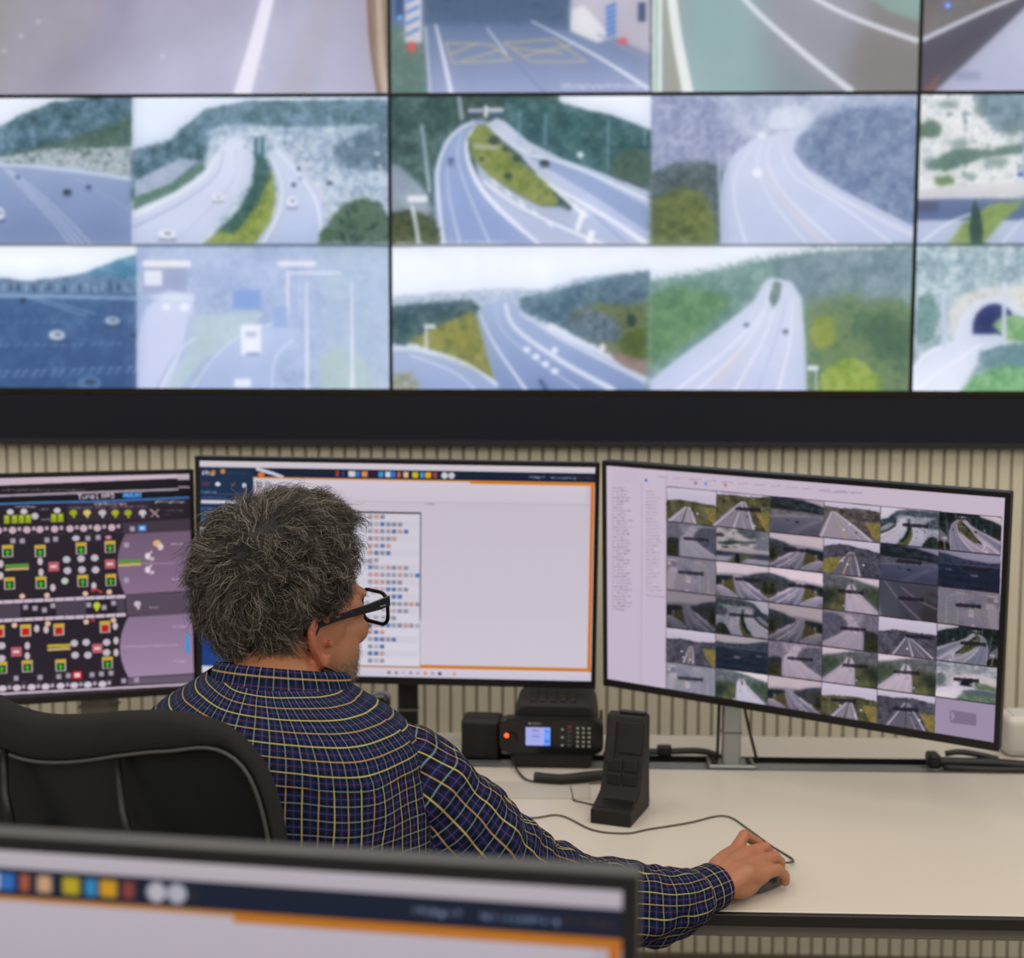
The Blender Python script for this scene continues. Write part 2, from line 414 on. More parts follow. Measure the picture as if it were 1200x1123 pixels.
def paint_left_low():
    c, R_ = wall_canvas(0, 1, (150, 170, 200))
    # plaza with hill
    c.p((232, 236, 250), q4(-160, 100, 156, 150))
    c.f(BLUEG, 9, [(-160, 150), (-80, 128), (0, 148), (20, 136), (60, 120), (110, 114), (160, 112), (160, 200), (-160, 200)], 1, 3)
    c.f([(40, 62, 52), (66, 88, 66), (90, 110, 84)], 6, [(-20, 188), (60, 170), (160, 136), (160, 196), (-20, 196)], 3, 4, .6)
    c.f([(60, 80, 76), (130, 146, 150), (214, 220, 232), (90, 100, 90)], 3, [(-160, 182), (0, 184), (60, 174), (160, 172), (160, 210), (0, 196), (-160, 196)], 1, 5)
    c.gp((146, 162, 196), (112, 130, 170), [(-160, 195), (0, 192), (60, 194), (110, 200), (160, 210), (160, 290), (-160, 290)], 1)
    c.l((206, 214, 236), 4, [(-160, 196), (0, 193), (60, 197), (110, 203), (160, 211)], .8)
    for dx in (0, 5, 10, 16): c.l((214, 220, 238), (1, 1.6), [(4+dx*.4, 198), (30+dx, 226), (60+dx*1.2, 258), (84+dx*1.6, 290)], .4, .8)
    c.l((206, 214, 236), 1.2, [(-100, 220), (-60, 286)]); c.l((200, 208, 230), .8, [(90, 210), (160, 250)], .4, .5)
    c.car(78, 225, 11, 7, (34, 44, 60)); c.car(103, 219, 8, 5, (60, 76, 110)); c.car(-1, 250, 11, 14, WHT); c.car(20, 207, 6, 4, (50, 90, 140)); c.car(-60, 240, 12, 8, (200, 205, 215))
    # toll highway
    c.gp((226, 234, 250), (200, 214, 240), q4(154, 108, 458, 288))
    c.f(BLUEG, 8, [(180, 186), (205, 158), (240, 128), (290, 118), (460, 116), (460, 240), (180, 240)], 1, 7, .9)
    c.f([(126, 146, 176), (168, 184, 208), (214, 222, 238), (236, 240, 250)], 4, [(225, 160), (265, 146), (340, 150), (460, 146), (460, 290), (240, 290)], 2, 8, .85)
    c.f([(70, 94, 110), (100, 124, 142), (150, 168, 190)], 5, [(390, 170), (420, 158), (460, 140), (460, 200), (400, 196)], 2, 9)
    c.f(BLUEG, 6, [(154, 176), (200, 165), (215, 148), (235, 146), (243, 160), (238, 190), (200, 210), (154, 236)], 2, 10)
    c.f([(150, 162, 186), (184, 194, 214)], 5, [(158, 212), (210, 186), (232, 188), (200, 214), (158, 232)], 1, 11)
    c.f([(64, 100, 84), (90, 124, 108)], 4, [(156, 232), (200, 216), (238, 190), (240, 198), (200, 226), (156, 246)], 1, 12)
    c.gp((214, 220, 240), (196, 204, 230), [(156, 262), (156, 246), (205, 224), (240, 200), (256, 174), (268, 162), (286, 162), (300, 188), (292, 216), (262, 250), (230, 288), (156, 288)], 1)
    c.l((236, 238, 250), (7, 3), [(156, 252), (206, 228), (240, 204), (254, 180)], .8); c.l((150, 160, 190), (2, 1), [(156, 266), (214, 236), (252, 206), (262, 176)], .6)
    c.l((172, 180, 206), 1.4, [(200, 288), (250, 240), (275, 205), (277, 175)], .5, .7)
    c.f([(96, 118, 56), (132, 146, 72), (158, 166, 96)], 4, [(236, 288), (276, 254), (300, 216), (318, 200), (322, 228), (318, 256), (300, 288)], 1, 13)
    c.f([(28, 58, 62), (48, 84, 82), (80, 110, 100)], 4, [(256, 270), (280, 246), (296, 216), (300, 180), (312, 186), (316, 206), (300, 240), (276, 272)], 2, 14)
    c.gp((206, 214, 236), (176, 188, 220), [(296, 288), (320, 256), (326, 222), (314, 178), (326, 172), (352, 196), (376, 224), (384, 288)], 1)
    c.l(WHT, (3, 1.5), [(306, 288), (326, 250), (330, 216), (318, 184)], .6); c.l(WHT, (3, 1.5), [(376, 288), (372, 240), (350, 204), (324, 176)], .6)
    c.l((214, 196, 180), (2.5, 1), [(390, 288), (382, 236), (356, 200)], .7, .8)
    c.f([(22, 42, 46), (58, 84, 74), (92, 116, 92), (80, 90, 108)], 5, [(372, 288), (384, 262), (402, 240), (426, 232), (446, 240), (458, 262), (460, 288)], 2, 15)
    c.e((60, 86, 60), 382, 276, 8, 9, 2)
    for x, y, a, b in ((255, 231, 13, 8), (195, 274, 20, 11), (342, 236, 12, 12), (344, 216, 6, 5), (350, 197, 5, 5), (386, 214, 8, 5)): c.car(x, y, a, b, WHT if y > 220 else (60, 72, 96))
    for k in range(26):
        x = 265+rnd.random()*190; y = 150+rnd.random()*70; c.e(rnd.choice([(236, 240, 250), (70, 90, 120), (110, 120, 150), (220, 224, 236)]), x, y, rnd.uniform(1, 4), rnd.uniform(1, 3), .6, .8)
    for x in (300, 307): c.l((40, 84, 96), 4, [(x, 160), (x, 186)], .8)
    # dark toll plaza (blue)
    c.gp((250, 251, 255), (228, 238, 252), q4(-160, 286, 160, 345))
    c.f([(50, 98, 136), (80, 128, 160), (120, 160, 186)], 8, [(60, 330), (100, 320), (140, 304), (162, 298), (162, 345), (60, 345)], 1, 20)
    c.f([(70, 96, 130), (120, 146, 176), (40, 66, 96)], 3, [(-160, 326), (0, 326), (30, 330), (80, 324), (120, 322), (162, 330), (162, 346), (-160, 346)], 1, 21)
    c.gp((78, 106, 146), (50, 76, 118), q4(-160, 344, 162, 460))
    for k in range(34): c.r(rnd.choice([(30, 52, 84), (150, 176, 205)]), -150+k*9, 337+rnd.uniform(-2, 2), 3, 9, .4, .8)
    c.l((160, 186, 214), 4, [(-160, 346), (30, 347), (162, 350)], 1, .9)
    c.f([(74, 104, 146), (56, 84, 128), (92, 124, 164)], 20, q4(-160, 352, 162, 460), 2, 22, .6)
    for yy, dy, al in ((372, 6, .3), (398, 10, .5), (426, 16, .8)):
        for k in range(30):
            x = -150+k*11+(k % 2)*2; y = yy+dy-dy*(x+160)/320+6*math.sin(k*.05)
            c.l((176, 200, 226), 1.5, [(x, y), (x+6, y-3)], .4, al)
            if yy > 400: c.l((176, 200, 226), 1.5, [(x-3, y+5), (x+3, y+2)], .4, al*.7)
    for a, b in (((30, 348), (100, 370)), ((38, 348), (112, 368))): c.l((170, 196, 222), 1.2, [a, b], .4, .7)
    c.car(66, 393, 20, 12, (214, 222, 236)); c.car(131, 376, 18, 10, (190, 206, 226)); c.car(156, 394, 14, 13, (60, 90, 130)); c.car(104, 449, 30, 17, (90, 120, 160)); c.car(26, 352, 7, 5, (30, 40, 60)); c.car(-70, 410, 24, 13, (200, 210, 225))
    # hazy highway
    c.gp((172, 190, 228), (186, 200, 232), q4(160, 286, 460, 460))
    c.f(HAZE, 12, q4(160, 286, 460, 460), 1, 24, .75)
    c.f([(150, 172, 196), (170, 190, 208), (188, 204, 214)], 6, [(372, 288), (460, 288), (460, 460), (385, 460), (378, 380)], 3, 25, .8)
    c.f([(160, 186, 176), (184, 202, 186)], 5, [(372, 420), (400, 408), (425, 420), (440, 460), (380, 460)], 3, 26, .8)
    c.gp((212, 218, 240), (204, 208, 236), [(160, 400), (170, 360), (196, 345), (228, 348), (222, 385), (196, 460), (160, 460)], 1.5)
    c.f([(166, 190, 190), (190, 206, 210)], 5, [(225, 372), (310, 365), (290, 388), (240, 420), (206, 460), (196, 460), (226, 395)], 2, 27)
    c.gp((186, 198, 228), (158, 176, 214), [(222, 460), (252, 420), (290, 388), (326, 376), (350, 388), (330, 420), (318, 460)], 1.5)
    c.l((232, 236, 250), 2, [(222, 460), (250, 420), (288, 390), (330, 376)], .6); c.l((232, 236, 250), 2, [(318, 460), (322, 420), (344, 398)], .6); c.l((160, 176, 206), 3, [(180, 460), (200, 425), (216, 402), (222, 370)], .8); c.l((236, 238, 250), 2.4, [(186, 460), (212, 410), (230, 396)], .7)
    c.p((190, 202, 232), q4(160, 286, 460, 460), .1, .34)
    c.p((244, 240, 244), q4(167, 305, 223, 313), 1.2); c.p((150, 160, 192), q4(166, 314, 219, 344), 2, .8); c.r((232, 236, 248), 179, 326, 22, 18, 1)
    c.p((242, 240, 246), q4(326, 306, 370, 312), 1.5); c.l((232, 232, 246), 3, [(337, 318), (337, 375)], .8); c.l((226, 230, 246), 3, [(335, 320), (400, 320)], 1)
    for x in (359, 412): c.l((228, 232, 248), (2, 5), [(x, 330), (x+1, 458)], .8)
    c.r((132, 160, 214), 289, 351, 34, 23, 1.5, .9); c.r((150, 172, 214), 328, 372, 18, 26, 1.5, .9)
    c.r(WHT, 294, 398, 24, 36, 1.4); c.r((166, 178, 206), 294, 392, 14, 7, 1, .8); c.r((120, 136, 170), 296, 415, 16, 5, 1, .7); c.r(WHT, 284, 449, 20, 10, 1.2); c.e(WHT, 194, 360, 5, 4, 1); c.e(WHT, 216, 360, 6, 5, 1)
    c.p((232, 236, 248), [(174, 350), (196, 340), (226, 344), (226, 352), (196, 352)], 1.5, .6)
    c.l((150, 160, 180), .8, [(156.5, 110), (160.5, 460)], .3, .5)
    c.l((24, 30, 40), 2, [(-160, 286.8), (457, 287.6)], .3); c.scrib(157, 245, 115, 3.4, (236, 238, 248), .9, 31)
    return c, R_

def paint_mid_low():
    c, R_ = wall_canvas(1, 1, (120, 140, 160))
    c.f(DKG, 9, q4(456, 108, 764, 290), 1, 30)
    c.f([(36, 58, 62), (58, 86, 84), (96, 122, 124)], 8, [(456, 108), (545, 112), (530, 140), (510, 190), (512, 290), (456, 290)], 1, 31)
    c.gp((236, 240, 252), (222, 230, 248), [(655, 108), (764, 108), (764, 152), (745, 146), (716, 134), (690, 130), (655, 120)], 1.5)
    c.f([(30, 62, 72), (54, 92, 96), (90, 124, 130)], 7, [(590, 114), (655, 120), (690, 130), (716, 136), (745, 146), (766, 156), (766, 214), (700, 206), (640, 180), (596, 150)], 1.5, 32)
    c.p((196, 200, 226), [(456, 190), (470, 195), (500, 225), (505, 250), (480, 260), (456, 262)], 3, .6)
    c.gp((150, 166, 204), (140, 158, 200), [(512, 290), (509, 250), (508, 200), (520, 165), (540, 145), (562, 139), (572, 142), (545, 165), (552, 190), (566, 215), (590, 240), (640, 265), (680, 290)], 1)
    c.l((230, 234, 250), (5, 3), [(520, 290), (514, 240), (513, 195), (528, 160), (556, 141)], .8)
    c.l((240, 242, 254), (8, 2.5), [(640, 290), (585, 245), (556, 208), (546, 170), (558, 146)], .8)
    c.l((206, 214, 236), (2.5, 1), [(576, 290), (548, 225), (536, 185), (540, 155)], .5); c.l((216, 222, 240), (3, 1), [(540, 290), (526, 230), (524, 190)], .5, .8)
    c.gp((206, 212, 234), (176, 188, 220), [(566, 146), (582, 138), (592, 142), (620, 166), (660, 186), (700, 200), (766, 226), (766, 290), (640, 290), (664, 262), (672, 236), (640, 216), (606, 178)], 1)
    c.gp((148, 164, 200), (140, 158, 198), [(620, 184), (640, 186), (690, 204), (766, 246), (766, 276), (700, 232)], 1)
    c.p((178, 188, 216), [(556, 186), (572, 204), (600, 224), (634, 242), (656, 242), (700, 262), (740, 292), (640, 292), (590, 246), (562, 210)], 1.4)
    c.l(WHT, (2, 7), [(618, 200), (660, 225), (714, 256), (764, 290)], .8); c.l(WHT, (1.2, 4), [(578, 150), (616, 178), (670, 194), (764, 236)], .8, .9)
    c.l((156, 168, 200), 7, [(612, 246), (680, 272), (710, 292)], 1, .6)
    c.l(WHT, (3, 4), [(566, 212), (620, 248), (720, 292)], .8)
    for i in range(8):
        t = i/7; c.l((244, 246, 255), 2+2.6*t, [(630+44*t, 204+38*t), (638+50*t, 212+42*t)], .5)
    for i in range(5): c.l((244, 246, 255), 3, [(576+i*16, 210+i*12), (583+i*16, 218+i*12)], .6)
    c.l((246, 248, 255), 6, [(676, 270), (676+8, 246)], .8); c.l((246, 248, 255), 8, [(690, 286), (694, 270)], .8); c.l((150, 164, 198), 3, [(696, 252), (740, 290)], .7)
    c.f([(88, 108, 60), (122, 134, 70), (150, 152, 96)], 5, [(548, 162), (560, 146), (570, 146), (584, 164), (606, 188), (640, 214), (654, 236), (648, 241), (632, 240), (600, 222), (572, 204), (556, 184)], .8, 34)
    c.p((196, 200, 200), [(554, 168), (582, 170), (584, 175), (556, 174)], 1, .7)
    for x, y, a in ((579, 164, 7), (592, 174, 4), (606, 185, 6), (595, 206, 5), (564, 186, 3)): c.e((40, 58, 56), x, y, a, a*.8, 1.2)
    c.p((206, 208, 226), q4(548, 127, 566, 131), .6); c.r((50, 62, 84), 558, 134, 14, 4); c.r((50, 80, 104), 582, 134, 14, 5); c.p((214, 216, 230), q4(568, 126, 590, 131), .6); c.r(WHT, 569, 130, 4, 14, .6)
    c.l((186, 200, 214), 5, [(537, 108), (541, 140)], 1, .8)
    c.l((206, 220, 236), (3, 4), [(494, 146), (499, 190), (503, 225)], .6, .8); c.l((214, 226, 240), (5, 4), [(482, 240), (487, 264), (490, 290)], .7)
    c.r((236, 240, 250), 489, 233, 24, 8, 1.2)
    for x, y0, y1 in ((609, 130, 170), (639, 134, 170), (713, 140, 200), (756, 150, 170)): c.l((150, 184, 206), 2, [(x, y0), (x-1, y1)], .6, .8)
    c.f([(52, 76, 72), (84, 106, 94)], 4, [(712, 200), (720, 184), (744, 172), (764, 180), (764, 212), (730, 212)], 2, 35)
    c.f([(34, 42, 36), (66, 78, 52), (90, 96, 66)], 4, [(456, 250), (480, 246), (505, 256), (514, 270), (514, 290), (456, 290)], 2, 36)
    c.l((214, 226, 240), (5, 4), [(483, 244), (487, 264), (491, 290)], .7)
    c.car(638, 191, 13, 8, (30, 44, 62)); c.car(624, 175, 9, 6, WHT); c.car(528, 188, 9, 8, (90, 108, 150)); c.e(WHT, 680, 181, 4, 4, .8)
    # hazy rock bend
    c.f([(122, 130, 164), (140, 148, 180), (160, 166, 196), (186, 192, 216)], 4, q4(764, 108, 1076, 290), 1, 40)
    c.f([(150, 160, 186), (178, 188, 210), (206, 212, 230)], 14, [(840, 108), (1076, 108), (1076, 160), (960, 150), (900, 170), (860, 150)], 8, 41, .85)
    c.f([(84, 102, 136), (106, 124, 156), (130, 146, 174), (148, 162, 188)], 5, [(935, 165), (960, 142), (990, 128), (1040, 125), (1076, 128), (1076, 268), (1040, 250), (990, 222), (945, 190)], 4, 42, .9)
    c.f([(54, 68, 78), (80, 96, 100), (112, 124, 130)], 6, [(764, 204), (790, 192), (830, 190), (846, 200), (844, 290), (764, 290)], 3, 43)
    c.f([(66, 80, 54), (96, 108, 66), (124, 132, 84)], 6, [(764, 236), (800, 220), (822, 226), (836, 250), (840, 290), (764, 290)], 3, 44)
    c.l((170, 182, 206), 3, [(842, 175), (846, 288)], .8)
    c.gp((206, 212, 234), (186, 196, 224), [(848, 290), (844, 240), (848, 205), (862, 178), (885, 162), (915, 156), (948, 148), (934, 160), (930, 176), (944, 196), (990, 224), (1030, 244), (1074, 266), (1074, 290)], 1.2)
    for pts, w_ in (([(876, 290), (862, 240), (862, 205), (880, 172)], 2.4), ([(985, 290), (922, 230), (900, 190), (904, 165)], 2.4), ([(950, 290), (905, 235), (888, 195), (893, 168)], 1.6), ([(1052, 290), (985, 240), (930, 205), (914, 168)], 2.4)): c.l((230, 234, 248), (w_, .8), pts, .7)
    c.l((214, 204, 212), (8, 2), [(970, 290), (915, 232), (896, 192)], 1.5, .7); c.l((170, 180, 206), 1.5, [(852, 285), (848, 235), (856, 195)], .6)
    c.l((222, 224, 238), 5, [(1074, 276), (1020, 250), (960, 216), (932, 186)], 2, .8); c.e(WHT, 888, 202, 6, 5, 1); c.e((232, 236, 248), 893, 158, 5, 4, 1)
    c.f([(206, 214, 232), (226, 232, 244)], 6, [(900, 150), (904, 130), (930, 124), (950, 132), (948, 148)], 4, 45, .8)
    # sweeping highway
    c.gp((240, 244, 255), (224, 232, 248), q4(456, 286, 764, 460))
    c.f([(150, 168, 196), (186, 198, 218), (214, 222, 236)], 4, [(456, 348), (520, 343), (600, 338), (640, 340), (680, 326), (762, 316), (766, 380), (456, 380)], 1.5, 50)
    c.f([(42, 66, 82), (64, 90, 98), (92, 116, 122)], 6, [(456, 360), (500, 356), (552, 352), (566, 364), (520, 394), (470, 404), (456, 402)], 2, 51)
    c.f([(58, 84, 104), (86, 112, 130), (120, 140, 158)], 6, [(608, 350), (650, 342), (700, 328), (766, 318), (766, 440), (740, 428), (690, 400), (650, 380), (612, 364)], 2, 52)
    c.f([(96, 106, 62), (132, 134, 74), (160, 154, 96)], 6, [(480, 400), (520, 380), (554, 366), (562, 380), (572, 412), (582, 446), (540, 424), (500, 408)], 2, 53)
    c.f([(84, 94, 60), (120, 124, 74), (70, 88, 60)], 5, [(668, 370), (700, 356), (740, 360), (766, 352), (766, 440), (734, 425), (690, 396)], 3, 54, .8)
    c.f([(60, 74, 86), (92, 108, 122), (130, 142, 156)], 4, [(664, 380), (690, 362), (724, 376), (730, 400), (700, 402)], 2, 55)
    c.e((36, 58, 56), 740, 376, 6, 8, 2); c.f([(66, 84, 44), (90, 104, 56)], 5, [(724, 400), (745, 386), (766, 384), (766, 425), (735, 424)], 2, 56); c.f([(126, 106, 100), (150, 130, 124)], 5, [(715, 414), (764, 424), (764, 444), (730, 430)], 2, 57)
    c.gp((172, 186, 218), (124, 142, 184), [(558, 366), (566, 358), (586, 352), (600, 350), (612, 372), (650, 394), (700, 414), (766, 448), (766, 460), (584, 460), (570, 415)], 1.2)
    c.l((222, 228, 244), (4, 7), [(592, 356), (604, 385), (660, 425), (720, 458)], 1.2); c.l((226, 232, 246), (1.5, 4), [(562, 366), (578, 402), (618, 460)], .8); c.l((206, 214, 236), (3, 8), [(608, 366), (660, 398), (764, 450)], 1.2, .9); c.l((196, 206, 230), (1, 2), [(580, 360), (596, 396), (680, 458)], .6)
    c.l((60, 84, 120), 5, [(632, 445), (642, 460)], 1.4)
    for i in range(4): c.e(WHT, 617+i*11, 410+i*8.5, 4.5, 3.6, 1)
    c.e(WHT, 650, 411, 4, 4, 1); c.e((240, 230, 238), 706, 408, 4, 5, 1); c.e(WHT, 646, 384, 5, 5, 1)
    c.gp((170, 184, 216), (150, 166, 206), [(456, 412), (480, 410), (520, 420), (560, 436), (586, 458), (456, 460)], 1.2)
    c.l((222, 228, 244), 3, [(456, 410), (500, 411), (545, 426), (584, 452)], 1); c.l((214, 220, 240), 2, [(480, 416), (530, 436), (560, 460)], .7); c.f([(120, 124, 96), (176, 180, 186)], 5, [(456, 440), (480, 436), (494, 460), (456, 460)], 2, 58)
    c.l((226, 236, 246), 3, [(499, 386), (499, 415)], .6); c.r((236, 242, 250), 503, 383, 14, 5, .8)
    # straight highway between woods
    c.gp((240, 244, 255), (230, 236, 250), q4(762, 286, 1072, 345))
    c.f([(90, 122, 122), (116, 146, 142), (146, 170, 172)], 8, [(762, 330), (820, 322), (880, 308), (960, 296), (1072, 290), (1072, 460), (762, 460)], 5, 60)
    c.f([(96, 116, 130), (126, 144, 158), (156, 172, 186)], 9, [(900, 305), (1072, 292), (1072, 350), (950, 356)], 4, 61, .8)
    c.f([(70, 108, 80), (96, 134, 94), (124, 156, 112)], 8, [(762, 345), (800, 336), (860, 350), (820, 390), (762, 430)], 4, 62, .8)
    c.f([(66, 96, 78), (92, 116, 88), (118, 136, 92), (90, 112, 100)], 8, [(946, 352), (968, 358), (990, 344), (1016, 360), (1040, 350), (1072, 362), (1072, 460), (946, 460)], 9, 63, .85)
    c.f([(60, 88, 76), (84, 108, 88)], 6, [(1010, 380), (1040, 366), (1066, 384), (1068, 420), (1030, 420)], 6, 67, .7)
    c.f([(104, 132, 62), (142, 162, 80), (166, 178, 110)], 6, [(962, 440), (990, 420), (1010, 424), (1030, 445), (1032, 460), (962, 460)], 3, 64)
    c.f([(120, 136, 70), (150, 158, 90)], 6, [(948, 390), (960, 372), (975, 372), (980, 400), (960, 410)], 3, 65)
    c.gp((212, 218, 238), (196, 204, 232), [(762, 446), (800, 416), (850, 380), (884, 352), (896, 330), (904, 325), (928, 330), (940, 350), (944, 400), (946, 460), (762, 460)], 1.4)
    c.f([(90, 112, 108), (120, 140, 134)], 4, [(908, 330), (916, 332), (914, 350), (906, 362), (902, 350)], 1.2, 66)
    for pts in ([(790, 460), (850, 412), (895, 365), (900, 330)], [(815, 460), (866, 412), (898, 366)], [(860, 460), (894, 400), (908, 360)], [(912, 460), (926, 400), (930, 350)]): c.l((232, 234, 248), (3.4, 1.2), pts, .7)
    c.l((170, 180, 208), 1.2, [(888, 460), (912, 390), (922, 350)], .6); c.l((214, 204, 206), 10, [(838, 450), (872, 410)], 4, .5)
    c.e((70, 86, 110), 921, 389, 3.5, 3, .8); c.e((90, 106, 130), 875, 381, 4, 2.6, .8); c.r(WHT, 953, 432, 13, 6, 1); c.l((214, 222, 236), 2, [(957, 434), (957, 460)], .6)
    c.l((220, 224, 236), .8, [(763.5, 108), (761, 460)], .3, .3)
    c.l((24, 30, 40), 2, [(457, 287.6), (1073, 287)], .3); c.scrib(462, 500, 284.5, 2.6, (236, 238, 248), .9, 33); c.scrib(515, 590, 284.5, 2.6, (236, 238, 248), .8, 34)
    return c, R_

def paint_right_low():
    c, R_ = wall_canvas(2, 1, (150, 165, 190))
    c.f([(170, 182, 196), (206, 210, 216), (228, 228, 230), (244, 244, 246), (120, 140, 150)], 7, q4(1074, 108, 1400, 290), 1, 70)
    c.f([(88, 112, 128), (120, 142, 154), (150, 168, 180)], 6, [(1140, 108), (1210, 108), (1210, 150), (1170, 156), (1150, 130)], 3, 71)
    c.f([(60, 88, 84), (94, 118, 108), (70, 100, 70)], 5, [(1076, 146), (1096, 140), (1104, 150), (1098, 160), (1076, 160)], 2, 72)
    for gx, gy, gw, gh in ((1112, 122, 12, 5), (1150, 128, 9, 8), (1125, 168, 10, 6), (1168, 190, 14, 6), (1090, 188, 10, 4), (1186, 150, 8, 10), (1136, 206, 9, 4)): c.e((104, 126, 122), gx, gy, gw, gh, 3, .7)
    c.f([(76, 104, 100), (104, 128, 120)], 4, [(1080, 196), (1120, 174), (1160, 176), (1200, 168), (1200, 178), (1150, 184), (1110, 200)], 2, 73); c.f([(110, 132, 80), (86, 110, 80)], 4, [(1096, 208), (1112, 206), (1120, 214), (1098, 216)], 2, 74)
    c.f([(150, 164, 184), (120, 140, 160), (190, 200, 214)], 5, q4(1200, 108, 1400, 230), 2, 75, .8)
    c.gp((96, 112, 150), (80, 96, 136), q4(1072, 232, 1400, 262), 2); c.gp((196, 204, 226), (170, 182, 214), q4(1072, 258, 1400, 290), 2)
    c.gp((226, 222, 224), (204, 204, 212), [(1072, 222), (1200, 212), (1400, 200), (1400, 218), (1200, 228), (1072, 234)], 1)
    c.p((70, 76, 100), q4(1074, 235, 1100, 248), 2, .8); c.f([(120, 144, 84), (150, 168, 104)], 4, [(1110, 290), (1130, 262), (1160, 240), (1200, 236), (1170, 262), (1150, 290)], 2, 76)
    c.l(WHT, 3, [(1080, 284), (1110, 262), (1140, 250)], 1.2, .8); c.l((214, 220, 236), 4, [(1170, 290), (1200, 256)], 1, .8)
    c.f([(36, 60, 62), (52, 78, 72)], 3, [(1140, 290), (1136, 268), (1142, 232), (1148, 246), (1152, 272), (1150, 290)], 1, 77); c.e((50, 76, 160), 1196, 204, 4, 3, .8)
    # tunnel mouth
    c.f([(120, 144, 158), (150, 172, 182), (184, 200, 208), (216, 224, 230)], 6, q4(1070, 286, 1400, 462), 1, 80)
    c.f([(96, 130, 134), (126, 156, 156), (90, 118, 120)], 5, [(1076, 350), (1092, 340), (1100, 372), (1092, 400), (1074, 404)], 2, 81)
    c.f([(206, 206, 206), (226, 224, 222), (180, 186, 180)], 4, [(1112, 366), (1130, 346), (1160, 338), (1200, 336), (1240, 344), (1250, 400), (1120, 402)], 3, 82)
    c.p((220, 226, 242), [(1118, 398)]+[(1166-44*math.cos(a), 388-40*math.sin(a)) for a in np.linspace(.15, PI-.15, 14)]+[(1212, 398)], 1)
    c.p((34, 44, 92), [(1140, 392)]+[(1166-26*math.cos(a), 384-28*math.sin(a)) for a in np.linspace(0, PI, 14)]+[(1192, 394)], 1.4)
    c.gp((214, 220, 240), (228, 232, 248), [(1068, 432), (1090, 410), (1130, 394), (1170, 392), (1178, 400), (1150, 420), (1124, 460), (1068, 460)], 1.6)
    c.l(WHT, 4, [(1070, 434), (1084, 416), (1110, 404)], 1); c.l(WHT, 3, [(1074, 456), (1110, 430), (1150, 404)], .9, .9)
    c.f([(92, 140, 96), (126, 170, 120), (160, 190, 150)], 5, [(1164, 380), (1180, 370), (1200, 372), (1240, 384), (1240, 402), (1180, 398)], 2, 83)
    c.f([(90, 122, 134), (120, 150, 158)], 4, [(1148, 424), (1150, 412), (1176, 406), (1200, 404), (1240, 408), (1240, 432), (1160, 432)], 2, 84)
    c.f([(90, 142, 96), (120, 168, 120), (160, 194, 160)], 5, [(1128, 460), (1144, 440), (1176, 430), (1200, 432), (1240, 436), (1240, 462), (1128, 462)], 2, 85)
    c.l((196, 206, 226), 5, [(1105, 345), (1107, 408)], 1); c.l((214, 220, 240), 5, [(1177, 330), (1177, 405)], 1); c.r((206, 214, 230), 1100, 342, 18, 4, 1)
    c.l((24, 30, 40), 2, [(1071, 287), (1400, 286)], .3)
    return c, R_

def paint_left_top():
    c, R_ = wall_canvas(0, 0, (150, 148, 172))
    c.gp((132, 122, 124), (160, 156, 168), q4(-170, -260, 460, 112), 1)
    c.gp((146, 140, 156), (182, 182, 208), q4(120, -260, 460, 112), 60, al=.9)
    c.gp((126, 118, 110), (150, 144, 140), [(-170, -260), (60, -260), (20, 0), (-10, 112), (-170, 112)], 26, al=.75)
    c.p((122, 118, 148), [(170, -260), (200, -260), (150, 60), (60, 112), (30, 100), (120, 30)], 22, .35)
    c.p((196, 200, 224), [(330, 20), (380, -40), (400, 112), (150, 112), (200, 60)], 26, .5)
    c.f([(150, 146, 164), (166, 164, 186)], 30, q4(-170, -260, 460, 112), 1, 90, .25)
    c.l((236, 232, 246), (9, 21), [(372, -250), (312, 4), (283, 112)], 1.5)
    c.l((170, 166, 176), (30, 40), [(430, -250), (380, 0), (345, 112)], 14, .5)
    c.gp((112, 92, 84), (130, 112, 92), [(424, -260), (462, -260), (462, 112), (446, 112), (434, 40)], 3, al=.9)
    c.l((208, 190, 176), (6, 10), [(438, -200), (446, 50), (454, 112)], 1.6, .8); c.l((110, 76, 48), 4, [(428, -100), (434, 40), (444, 112)], 1.2, .8)
    for x, y in ((24, 42), (4, 60), (44, 25), (190, 66), (306, 78)): c.e((214, 210, 226), x, y, 3, 2.5, 1, .6)
    return c, R_
